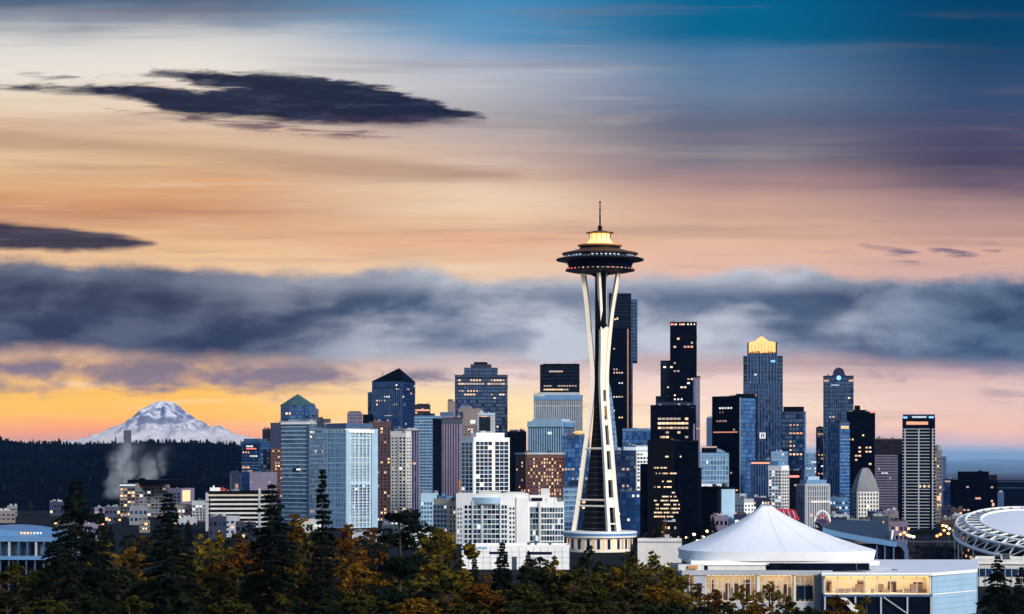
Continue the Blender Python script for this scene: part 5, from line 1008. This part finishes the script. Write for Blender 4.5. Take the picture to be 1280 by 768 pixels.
# ================================================================ stadium ring
D = 1000.0; cx = (1309-640)/F*D; g = thing('stadium', (cx, D, 0), 0, 'white stadium roof ring of curved tubes and struts at the right edge', 'stadium')
EA, EB = 39.0, 60.0
def ep(a, r=1.0, dz=0.0): x_, y_ = EA*r*cos(a), EB*r*sin(a); return Vector((x_, y_, 15.0+y_*.125+dz))
def rim_(name, r, dz, rad): b = MB(); b.tube([ep(2*pi*i/72, r, dz) for i in range(73)], rad, 6); return b.build(name, 'white', g, True)
rim_('outer_rim', 1.0, -2.2, .8); rim_('middle_rim', .98, 2.8, .6); rim_('upper_rim', .88, 4.4, .7); rim_('inner_rim', .72, 4.8, .6)
for i in range(40):
    a = 2*pi*(i+.5)/40; b = MB(); b.tube([ep(a-.05,1.0,-2.2), ep(a+.02,.98,2.8), ep(a+.05,.88,4.4), ep(a+.09,.72,4.8)], .42, 5); b.tube([ep(a+.02,.98,2.8), ep(a+.157,.88,4.4)], .22, 4); b.tube([ep(a-.05,1.0,-2.2), ep(a+.177,.98,2.8)], .22, 4); b.build('strut', 'white', g)
b = MB(); n = 64; rr = [(.72,4.6),(.6,5.2),(.45,5.6),(.3,5.9),(.15,6.0),(.02,6.05)]
b.v = [tuple(ep(2*pi*i/n, r, dz)) for r, dz in rr for i in range(n)]; b.f = [(j*n+i, j*n+(i+1)%n, (j+1)*n+(i+1)%n, (j+1)*n+i) for j in range(len(rr)-1) for i in range(n)]+[tuple((len(rr)-1)*n+i for i in range(n))]; b.mi = [0]*len(b.f); b.build('roof_membrane', 'teflon', g, True)
b = MB(); b.v = [tuple(ep(2*pi*i/n, r, dz)) for r, dz in ((.985,1.0),(.88,3.4),(.73,4.3)) for i in range(n)]; b.f = [(j*n+i, j*n+(i+1)%n, (j+1)*n+(i+1)%n, (j+1)*n+i) for j in range(2) for i in range(n)]; b.mi = [0]*len(b.f); b.build('roof_glazing', 'glass_black', g)
b = MB(); b.v = [tuple(ep(2*pi*i/n, .9, dz)) if dz is not None else (ep(2*pi*i/n,.9).x, ep(2*pi*i/n,.9).y, -1) for dz in (None, .2) for i in range(n)]; b.f = [(i, (i+1)%n, n+(i+1)%n, n+i) for i in range(n)]; b.mi = [0]*n; b.build('drum_wall', 'cw_maroon', g)
for i in range(18):
    a = pi+2*pi*i/18; p = ep(a, .995, -.7); b = MB(); b.tube([(p.x,p.y,0),(p.x,p.y,p.z)], .3, 6); b.build('post', 'white', g)
b = MB(); b.box(-.35,.35,-.2,.2,-.5,.5); wmm = [b.mesh('window', m) for m in ('lit_orange','lit_warm','lit_dim')]
for i in range(26):
    a = pi+rnd.uniform(-.5, 1.2); p = ep(a, .905); o = link(rnd.choice(wmm), 'window', g, (p.x, p.y, rnd.uniform(1, max(2, p.z-2)))); o.rotation_euler = (0,0,atan2(p.y/EB**2, p.x/EA**2)+pi/2)

# ================================================================ exhibition hall, far left
D = 840.0; g = thing('exhibition_hall', (W(10,575,D).x, D, 0), R(-4), 'pale blue hall with curved roof and glazed upper deck at the left edge', 'hall'); kk = D/F
uu = lambda px: (px-10)*kk; zw = lambda py: CAMZ+(HOR-py)*kk
b = MB(); b.box(uu(-70), uu(66), 3, 40, zw(695), zw(677)); b.build('upper_wall', 'slate', g)
b = MB(); b.box(uu(-70), uu(67), -1, 40, zw(677), zw(671.5)); b.build('roof_slab', 'skyblue', g); b = MB(); b.box(uu(-70), uu(68), -3, 40, zw(699.5), zw(695)); b.build('deck', 'skyblue', g)
b = MB(); b.box(uu(-70), uu(62), 2, 40, -1, zw(699.6)); b.build('lower_wall', 'nearblack', g)
b = MB(); n = 12; pr = [(uu(-80)+(uu(48)-uu(-80))*i/n, zw(674)+(zw(663)-zw(674))*sin(pi*(i/n))**.6) for i in range(n+1)]
b.add([(p[0],8,p[1]) for p in pr]+[(p[0],40,p[1]+1) for p in pr], [tuple(range(n,-1,-1)), tuple(range(n+1,2*n+2))]+[(i,i+1,n+2+i,n+1+i) for i in range(n)]+[(0,n+1,2*n+1,n)]); b.build('curved_roof', 'skyblue', g)
for i, px_ in enumerate((-14, 0, 12, 24, 35, 46, 56, 65)):
    b = MB(); b.box(uu(px_)-.35, uu(px_)+.35, -.6, .1, zw(695), zw(677)); b.build('column', 'palegrey' if i % 3 == 2 else 'steelblue', g)
    b = MB(); b.box(uu(px_)+.6, uu(px_)+2.6, 2.8, 2.98, zw(693.5), zw(681)); b.build('window', rnd.choice(['glass_blue','glass_teal','glass_dark','glass_pale']), g)
for i in range(7): b = MB(); q = uu(18+i*4.2); b.box(q, q+.7, 7.6, 7.9, zw(668.8), zw(666)); b.build('roof_light', rnd.choice(['lit_white','lit_ice','lit_warm']), g)
for i in range(6): b = MB(); q = uu(2+i*11); b.box(q-.25, q+.25, -2, -1.5, -1, zw(699.6)); b.build('lower_column', 'steelblue', g)
# tower block / stack on the wooded hill
D = 2700.0; c0 = W(159.5,575,D); g = thing('tower_block', (c0.x, D, 0), .2, 'lone grey tower standing above the dark hill before the snow peak', 'tower'); kk = D/F
b = MB(); b.box(-4.6*kk, 4.6*kk, 0, 11, -1, zz(538.5,D)); b.build('tower_shaft', 'slate', g); b = MB(); b.box(-4.0*kk, 4.0*kk, 1, 10, zz(538.5,D), zz(537,D)); b.build('roof', 'grey', g)
b = MB()
for i in range(4): q = (-4.2+i*2.3)*kk; b.box(q, q+.9, -.25, 0, 20, zz(540,D))
b.build('pilaster', 'slate', g)

# ================================================================ streets and lamps on the right
rd = pbr('asphalt', (.045,.045,.05), .75, .25, .05)
b = MB(); b.add([(W(1020,575,1250).x,1330,.02),(W(1330,575,1330).x,1330,.02),(W(1330,575,1330).x,1352,.02),(W(1020,575,1250).x,1352,.02)],[(0,1,2,3)]); tag(b.build('road', rd), kind='structure')
b = MB(); b.add([(W(1136,575,1000).x,900,.016),(W(1156,575,1000).x,900,.016),(W(1183,575,1400).x,2000,.016),(W(1168,575,1400).x,2000,.016)],[(0,1,2,3)]); tag(b.build('side_street', rd), kind='structure')
b = MB()
for i in range(40): q = W(1020,575,1250).x+i*9; b.box(q, q+4, 1340.8, 1341.2, .024, .03)
tag(b.build('road_marking', 'offwhite'), kind='structure')
def street_lamp(x_, y_, h_, mats, lab, grp):
    g = thing('street_lamp', (x_, y_, 0), rnd.uniform(0, 6.28), lab, 'street lamp', grp)
    b = MB(); b.tube([(0,0,0),(0,0,h_*.9),(.3,0,h_)],[.14,.1,.08],6); b.build('pole','darkgrey',g); b = MB(); b.lathe([(.2,-.7),(.75,-.35),(.85,0),(.55,.4),(.1,.55)],10); o = b.build('lamp_head',mats,g,True); o.location = (.3,0,h_)
spots = [(1107,663,1290),(1112,668,1230),(1116,659,1380),(1119,664,1300),(1122,656,1430),(1121,661,1350),(1126,668,1250),(1131,666,1270),(1134,669,1220),(1138,670,1200),(1136,661,1340),(1142,671,1190),(1176,668,1240),(1180,663,1310),(1183,658,1390),(1186,667,1250),(1187,661,1330),(1178,657,1420),(1172,670,1215)]
for i, (px_, py_, D) in enumerate(spots):
    p = W(px_, py_, D); street_lamp(p.x, D, max(6.0, p.z), 'street_glow' if rnd.random() < .7 else 'street_glow_pale', 'glowing street lamp among the orange lights around the foot of the white banded tower', 'street lamps at the foot of the white banded tower')
for i, (px_, py_, D) in enumerate([(868,668,1180),(872,676,1120),(879,671,1150),(884,664,1210),(889,675,1130),(893,670,1160),(858,672,1160)]):
    p = W(px_, py_, D); street_lamp(p.x, D, max(5.0, p.z), 'street_glow_pale', 'small warm street lamp between the dark trees left of the tent roof', 'street lamps left of the tent roof')
for i, (px_, py_, D) in enumerate([(70,654,1500),(128,655,1500),(137,650,1600),(150,650,1600),(182,655,1480),(118,660,1400)]):
    p = W(px_, py_, D); street_lamp(p.x, D, max(5.0, p.z), 'street_glow', 'small orange street lamp glimpsed behind the left hand conifers', 'street lamps behind the left conifers')

# ================================================================ trees
def leafmat(name, cols, tr=.35):
    m = bpy.data.materials.new(name); m.use_nodes = True; t = NT(m.node_tree); M[name] = m
    t.n.remove(t.n['Principled BSDF']); oc = t.new('ShaderNodeTexCoord').outputs['Object']; oi = t.new('ShaderNodeObjectInfo').outputs['Random']
    of = t.new('ShaderNodeVectorMath', operation='ADD'); t.put(of.inputs[0], oc); t.put(of.inputs[1], t.xyz(t.m('MULTIPLY', oi, 90.0), 0.0, 0.0))
    n = t.noise(of.outputs[0], .42, 3, .6); n2 = t.noise(of.outputs[0], 2.6, 2, .6)
    f = t.m('ADD', t.m('MULTIPLY', n, .62), t.m('MULTIPLY', n2, .38))
    c = t.ramp(t.sm(f, .34, .66), [(i/(len(cols)-1), tuple(x)+(1,)) for i, x in enumerate(cols)])
    d = t.new('ShaderNodeBsdfDiffuse'); t.put(d.inputs[0], c); l = t.new('ShaderNodeBsdfTranslucent'); t.put(l.inputs[0], c)
    ms = t.new('ShaderNodeMixShader'); ms.inputs[0].default_value = tr; t.l.new(d.outputs[0], ms.inputs[1]); t.l.new(l.outputs[0], ms.inputs[2]); t.l.new(ms.outputs[0], t.n['Material Output'].inputs[0])
leafmat('amber', [(0.0203,0.0203,0.0068),(0.0746,0.0474,0.0094),(0.1762,0.0914,0.0122),(0.2303,0.1152,0.0149),(0.1016,0.0610,0.0108)])
leafmat('gold', [(0.0305,0.0305,0.0094),(0.1152,0.0846,0.0136),(0.2303,0.1422,0.0176),(0.0678,0.0610,0.0122)])
leafmat('rust', [(0.0203,0.0162,0.0068),(0.0813,0.0372,0.0094),(0.1896,0.0746,0.0122),(0.0678,0.0372,0.0094)])
leafmat('olive', [(0.0122,0.0149,0.0061),(0.0338,0.0352,0.0108),(0.0746,0.0644,0.0149),(0.0271,0.0298,0.0094)])
leafmat('dark_leaf', [(.008,.013,.008),(.020,.028,.013),(.045,.045,.016)])
leafmat('needle', [(.004,.008,.008),(.009,.016,.013),(.016,.024,.015)], .15)
leafmat('twig', [(.05,.045,.06),(.09,.08,.10),(.06,.05,.06)], .2)
RV = lambda r: Vector((r.gauss(0,1), r.gauss(0,1), r.gauss(0,1))).normalized()
def leaf(b, p, s, r, asp=.6, up=.0):
    n = (RV(r)+Vector((0,0,up))).normalized(); a = n.orthogonal().normalized(); q = n.cross(a); t = r.uniform(0, 6.28); a, q = a*cos(t)+q*sin(t), q*cos(t)-a*sin(t)
    b.add([p-a*s, p+q*s*asp, p+a*s, p-q*s*asp], [(0,1,2,3)])
def deciduous(seed, H=20.0, Rr=5.6, nl=24, dens=300, ls=.34, thin=.0):
    r = random.Random(seed); tb, cb = MB(), MB()
    tb.tube([(0,0,-2),(.1,.05,H*.22),(r.uniform(-.4,.4),r.uniform(-.4,.4),H*.5),(r.uniform(-.6,.6),r.uniform(-.6,.6),H*.86)],[.42,.34,.2,.06],7)
    for i in range(nl):
        f = (i+.5)/nl; z = H*(.20+.74*f); env = Rr*(sin(pi*min(1, (f*.86+.16)))**.75); a = i*2.4+r.uniform(-.5,.5); d = env*sqrt(r.uniform(.12,1))*.78
        c = Vector((d*cos(a), d*sin(a), z+r.uniform(-.8,.8))); lr = Rr*r.uniform(.20,.36)*(1-.35*f)
        z0 = z-d*.75-1.0; tb.tube([(0,0,max(H*.15,z0)), Vector((0,0,max(H*.15,z0))).lerp(c,.55)+Vector((0,0,.3)), c],[.13,.08,.025],5)
        for j in range(3): e = c+RV(r)*lr*.9; tb.tube([c, e],[.035,.012],4)
        sub = [c+RV(r)*lr*r.uniform(.45,1.0) for _ in range(10)]
        for j in range(int(dens*(lr/1.6)**1.6)):
            s0 = r.choice(sub); p = s0+RV(r)*lr*.40*(r.random()**.45); leaf(cb, p, ls*r.uniform(.6,1.3), r, .62, .4)
    return tb, cb
def conifer(seed, H=28.0, Rr=5.0, dense=1.0, droop=.30, start=.08, jag=.35):
    r = random.Random(seed); tb, cb = MB(), MB(); tb.tube([(0,0,-2),(0,0,H*.5),(0,0,H*.985)],[.42,.24,.03],7)
    z = H*start
    while z < H*.985:
        t = (z-H*start)/(H*(1-start)); L0 = Rr*((1-t)**.8)*(1-.25*max(0,.25-t)/.25)+.25; nb = r.randint(4,6) if t < .85 else 4; a0 = r.uniform(0,6.28)
        for i in range(nb):
            if r.random() > .92*dense+.05: continue
            L = L0*r.uniform(1-jag,1.0+jag*.45); a = a0+i*6.283/nb+r.uniform(-.35,.35); rise = (.30*(t-.35))*L
            pts = [Vector((cos(a)*L*f, sin(a)*L*f, z+rise*f-droop*L*f*f+.22*L*max(0,f-.7))) for f in (0,.35,.7,1)]
            tb.tube(pts,[.06+.02*L/3,.045,.03,.01],4)
            n = int((16+L*34)*dense)
            for j in range(n):
                f = r.uniform(.12,1)**.8; kf = min(2, int(f*3)); p = pts[kf].lerp(pts[kf+1], f*3-kf)
                w = (.10+.30*(1-f)*min(1,L/2))*min(1.4,L*.4+.35); p = p+Vector((-sin(a),cos(a),0))*r.uniform(-1,1)*w*1.7+Vector((0,0,r.uniform(-.40,.14)*.8))
                leaf(cb, p, r.uniform(.22,.44), r, .36, 1.3)
        z += H*r.uniform(.016,.027)/max(.6,dense)
    return tb, cb
def pine(seed, H=20.0, Rr=5.0):
    r = random.Random(seed); tb, cb = MB(), MB(); bend = [Vector((0,0,-2)),Vector((.3,0,H*.35)),Vector((-.6,.2,H*.7)),Vector((.4,0,H*.97))]; tb.tube(bend,[.4,.28,.18,.05],7)
    for i in range(26):
        f = r.uniform(.28,1); z = H*f; L = Rr*(1.15-f*.75)*r.uniform(.45,1.15); a = r.uniform(0,6.28); e = Vector((cos(a)*L, sin(a)*L, z+r.uniform(-.3,.9))); tb.tube([Vector((0,0,z-.7)), e],[.09,.03],5)
        for q in range(5):
            c = Vector((0,0,z-.7)).lerp(e, .45+.6*q/5)+RV(r)*.5; w = r.uniform(.6,1.15)
            for j in range(85): v = RV(r); leaf(cb, c+Vector((v.x*w, v.y*w, v.z*w*.42)), r.uniform(.16,.36), r, .35, .8)
    return tb, cb
PROTO = {}
def proto(kind, i, mat):
    k = (kind, i, mat)
    if k not in PROTO:
        if (kind, i) not in PROTO:
            t, c = {'d': lambda: deciduous(11+i, 20, (5.8,5.0,6.4,4.6,5.4)[i], (26,22,30,20,24)[i], (330,300,300,230,120)[i]), 'c': lambda: conifer(50+i, 28, (9.6,8.2,3.0,6.6)[i], (.92,.95,.8,1.0)[i], (.34,.26,.22,.3)[i], (.06,.05,.1,.04)[i]), 'p': lambda: pine(80+i), 's': lambda: deciduous(120+i, 7, 3.4, 12, 420, .24)}[kind]()
            PROTO[(kind, i)] = (t.mesh('trunk', 'bark'), c.mesh('crown', mat))
            PROTO[k] = PROTO[(kind, i)]
        else:
            t, c = PROTO[(kind, i)]; c = c.copy(); c.materials.clear(); c.materials.append(M[mat]); PROTO[k] = (t, c)
    return PROTO[k]
HT = {'d': 20.0, 'c': 28.0, 'p': 20.0, 's': 7.0}
def tree(kind, i, mat, px, top, D, label, wide=1.0, group=None, name=None, base=None):
    p = W(px, top, D); g = gz(p.x, D) if base is None else base; s = (p.z-g)/HT[kind]
    nm = name or {'d': 'deciduous_tree', 'c': 'conifer', 'p': 'pine_tree', 's': 'shrub'}[kind]
    o = thing(nm, (p.x, D, g), rnd.uniform(0, 6.28), label, {'d': 'tree', 'c': 'conifer', 'p': 'pine', 's': 'shrub'}[kind], group); w = s**.7*wide*1.55 if kind == 'd' else s*wide; o.scale = (w, w, s)
    t, c = proto(kind, i, mat); link(t, 'trunk', o); link(c, 'crown', o)
# conifers
for a in [('c',0,'needle',95,597,340,'tallest dark fir at far left, in front of the dark hill and left hall',1.0),
          ('c',1,'needle',126,632,350,'slim dark fir close against the tallest left fir',.55),
          ('c',1,'needle',210,613,345,'dark fir in front of the beige grid block and big lit window',.98),
          ('c',1,'needle',340,602,345,'dark fir in front of the parking garage right end',.92),
          ('c',2,'needle',403,584,330,'very thin tall sparse fir in front of the ice blue glass tower',1.05),
          ('p',0,'needle',499,640,330,'broad dark pine with layered boughs below the cream balcony tower',1.15),
          ('c',3,'dark_leaf',593,690,420,'small dark cypress standing alone against the white podium wall',.62),
          ('c',3,'needle',628,676,390,'bushy dark conifer against the white podium wall below white apartments',.95),
          ('c',0,'needle',1247,693,330,'dark fir at bottom right in front of the stadium ring',.98),
          ('c',1,'needle',1277,707,345,'dark fir cut off by the right edge below the stadium',.9),
          ('c',3,'needle',876,652,1150,'dark conifer with lamps beside it, left of tent roof under pale blue end wall',1.2),
          ('c',3,'needle',891,645,1190,'taller dark conifer touching the left slope of the tent roof',1.1),
          ('c',3,'needle',861,660,1130,'dark conifer below the nearest black tower right corner',1.2),
          ('c',3,'dark_leaf',822,652,1140,'narrow dark conifer below the yellow lit windows of the nearest black tower',1.0),
          ('c',3,'dark_leaf',842,662,1150,'short dark conifer between black tower and the tent eave',1.1),
          ('c',3,'dark_leaf',790,680,1010,'small conifer at the right foot of the observation tower base',1.2),
          ]: tree(*a)
# broad-leaved trees, right to left rows; label says what each stands in front of
L = [('d',0,'olive',18,700,380,'dark olive tree in front of the left hall columns'),('d',1,'dark_leaf',52,712,360,'dark tree right of the hall columns at the left edge'),
 ('d',2,'olive',78,690,390,'olive tree leaning over the tallest left fir'),('d',3,'gold',128,672,430,'small golden tree between the two big left firs under beige grid block'),
 ('d',1,'amber',163,680,420,'amber tree below the beige grid block'),('d',2,'dark_leaf',150,708,370,'broad dark tree below the beige grid block amber tree'),('d',0,'dark_leaf',196,716,360,'dark tree in front of the fir below the lit window block'),
 ('d',4,'gold',252,664,410,'thin golden tree at the left end of the parking garage'),('d',1,'olive',236,690,380,'olive tree left of the parking garage stair column'),('d',3,'gold',276,662,430,'loose golden tree in front of the parking garage decks'),
 ('d',0,'olive',268,712,360,'dense olive tree below the parking garage golden trees'),('d',2,'rust',308,676,400,'rust brown tree below the middle of the parking garage'),('d',1,'olive',318,715,350,'olive tree below the fir beside the garage'),
 ('d',3,'amber',372,640,400,'tall amber brown tree in front of the white banded glass tower'),('d',4,'olive',388,652,390,'thin olive tree between banded tower and sparse fir'),('d',1,'amber',356,690,370,'amber tree below the tall amber brown tree'),
 ('d',3,'rust',432,653,420,'bright orange topped tree under the ice blue glass tower'),('d',0,'amber',420,690,375,'amber tree below the sparse thin fir'),('d',2,'olive',394,716,350,'broad olive tree at bottom below the sparse fir'),
 ('d',1,'rust',478,686,380,'round rust tree below the broad pine'),('d',0,'amber',463,706,360,'amber tree left of the round rust tree'),('d',2,'olive',500,722,345,'dark olive tree at bottom below the broad pine'),
 ('d',0,'gold',552,656,400,'tall full golden tree in front of the cream and white complex left end'),('d',1,'gold',540,690,380,'golden tree below the tall full golden tree'),('d',0,'olive',558,716,355,'olive tree at bottom below the white podium wall left end'),
 ('d',2,'rust',600,728,345,'rust brown tree below the small cypress'),('d',1,'amber',622,735,350,'amber tree below the bushy conifer'),
 ('d',0,'dark_leaf',662,700,400,'dark green tree against the podium wall left of tower base'),('d',1,'dark_leaf',680,706,385,'dark tree right of the podium dark green tree'),('d',3,'gold',692,694,405,'golden tree at the white podium right end'),
 ('d',2,'olive',652,728,345,'broad olive tree at bottom left of tower base'),('d',3,'dark_leaf',738,681,430,'dark leafy tree in front of the tower base left half'),('d',0,'olive',722,704,380,'olive tree below the observation tower base'),
 ('d',4,'olive',785,686,420,'thin olive tree at the tower base right end'),('d',1,'amber',770,706,385,'amber tree below the tower base front leg'),('d',2,'olive',744,728,345,'broad olive tree at bottom centre below the tower'),
 ('d',4,'gold',815,684,410,'sparse golden tree in front of low white wall right of tower'),('d',4,'gold',838,700,390,'sparse golden tree touching the tent hall left corner'),('d',1,'olive',800,712,370,'olive tree below the sparse golden trees'),
 ('d',0,'amber',822,728,350,'amber tree at bottom below the sparse golden trees'),('d',2,'dark_leaf',782,735,340,'dark tree at bottom right of centre below tower base'),
 ('d',3,'amber',872,728,420,'amber tree before the grey wall of the tent hall'),('d',1,'rust',895,734,400,'rust tree in front of the hall warm glazing'),('d',3,'gold',928,730,420,'golden tree in front of the hall lit glass middle'),
 ('d',1,'olive',908,750,360,'olive tree at bottom below the lit hall glass'),('d',4,'amber',962,724,430,'thin amber tree before the hall white panel'),('d',0,'amber',945,752,370,'amber tree at bottom below the hall white panel'),
 ('d',3,'olive',985,744,400,'olive tree left of the hall glass doors'),('d',2,'dark_leaf',880,756,340,'dark tree at bottom below the grey hall wall'),('d',1,'rust',1044,742,470,'rust tree beside the white ramp of the pavilion'),
 ('d',0,'dark_leaf',1012,756,380,'dark tree below the hall glass doors')]
for q in L: tree(*q)
for px_, top, D, m_ in ((10,738,300,'dark_leaf'),(60,744,290,'olive'),(112,738,300,'dark_leaf'),(165,742,290,'olive'),(228,738,300,'dark_leaf'),(290,744,290,'olive'),(350,740,300,'olive'),(410,746,290,'dark_leaf'),(455,738,300,'olive'),(520,746,290,'amber'),(580,750,290,'olive'),(640,752,290,'dark_leaf'),(700,746,300,'olive'),(760,752,290,'olive'),(840,752,300,'dark_leaf'),(985,762,300,'dark_leaf')):
    tree('d', rnd.randint(0,2), m_, px_, top, D, 'dark foliage crown along the bottom edge, in front of the taller trees', 1.1, 'front row of dark crowns along the bottom edge')
for i, (px_, top, D) in enumerate([(1139,683,1010),(1147,680,1060),(1156,682,1030),(1165,679,1080),(1174,681,1040),(1183,680,1060),(1190,683,1020),(1130,678,1090)]):
    tree('d', 4, 'twig', px_, top, D, 'bare violet grey tree beside the street between slate roofed hall and stadium', 1.5, 'bare trees along the street', name='bare_tree')
for i, (px_, top, D, m_) in enumerate([(1128,664,1420,'dark_leaf'),(1145,663,1460,'dark_leaf'),(1153,662,1440,'dark_leaf'),(1162,664,1450,'dark_leaf'),(1170,661,1470,'dark_leaf')]):
    tree('d', 1, m_, px_, top, D, 'dark street tree at the foot of the white banded tower', 1.3, 'dark street trees under the white banded tower', name='street_tree')
for px_, top, D, m_, lab in ((830,657,1190,'rust','small orange bush like tree at the foot of the nearest black tower'),(806,668,1120,'dark_leaf','dark round tree between low white wall and the tower base'),(517,676,1190,'dark_leaf','dark round tree in front of the low white house'),(446,676,1200,'dark_leaf','dark round tree below the low flat roofed shed'),(1083,752,560,'gold','small yellow green shrub before the pavilion dark lower storey')):
    tree('s', 0, m_, px_, top, D, lab, 1.3)
# poles among the trees
for px_, top, D, lab, r_ in ((262,622,420,'thin dark utility pole in front of the parking garage left end',.13),(693,600,1120,'thin grey flagpole in front of the right white apartment block',.10)):
    p = W(px_, top, D); g_ = gz(p.x, D); o = thing('utility_pole' if r_ > .11 else 'flagpole', (p.x, D, g_), 0, lab, 'pole'); b = MB(); b.tube([(0,0,-1),(0,0,p.z-g_)],[r_*1.3,r_*.8],7); b.build('shaft','bark' if r_ == .13 else 'palegrey',o); b = MB(); b.box(-.9,.9,-.06,.06,p.z-g_-.9,p.z-g_-.7) if r_ > .11 else b.lathe([(.05,p.z-g_),(.2,p.z-g_+.2),(.05,p.z-g_+.4)],8); b.build('crossarm' if r_ > .11 else 'finial','bark',o)

# dark park trees in the middle distance
for i in range(96):
    D = rnd.uniform(620, 1300); px_ = rnd.uniform(-10, 850); gy = HOR+CAMZ*F/D
    if (690 < px_ < 812 and D > 900) or (560 < px_ < 715 and D > 960): continue
    h_ = rnd.uniform(9, 15); top = gy-h_*F/D
    k_ = rnd.choice(['d','d','c']); tree(k_, rnd.choice([0,1,2,3]) if k_ == 'd' else 3, rnd.choice(['dark_leaf','dark_leaf','olive','amber','rust']) if k_ == 'd' else 'needle', px_, top, D, 'dark small tree in the park between the near trees and the buildings', 1.15 if k_ == 'd' else 1.25, 'small park trees between the near trees and the buildings', name='park_tree')
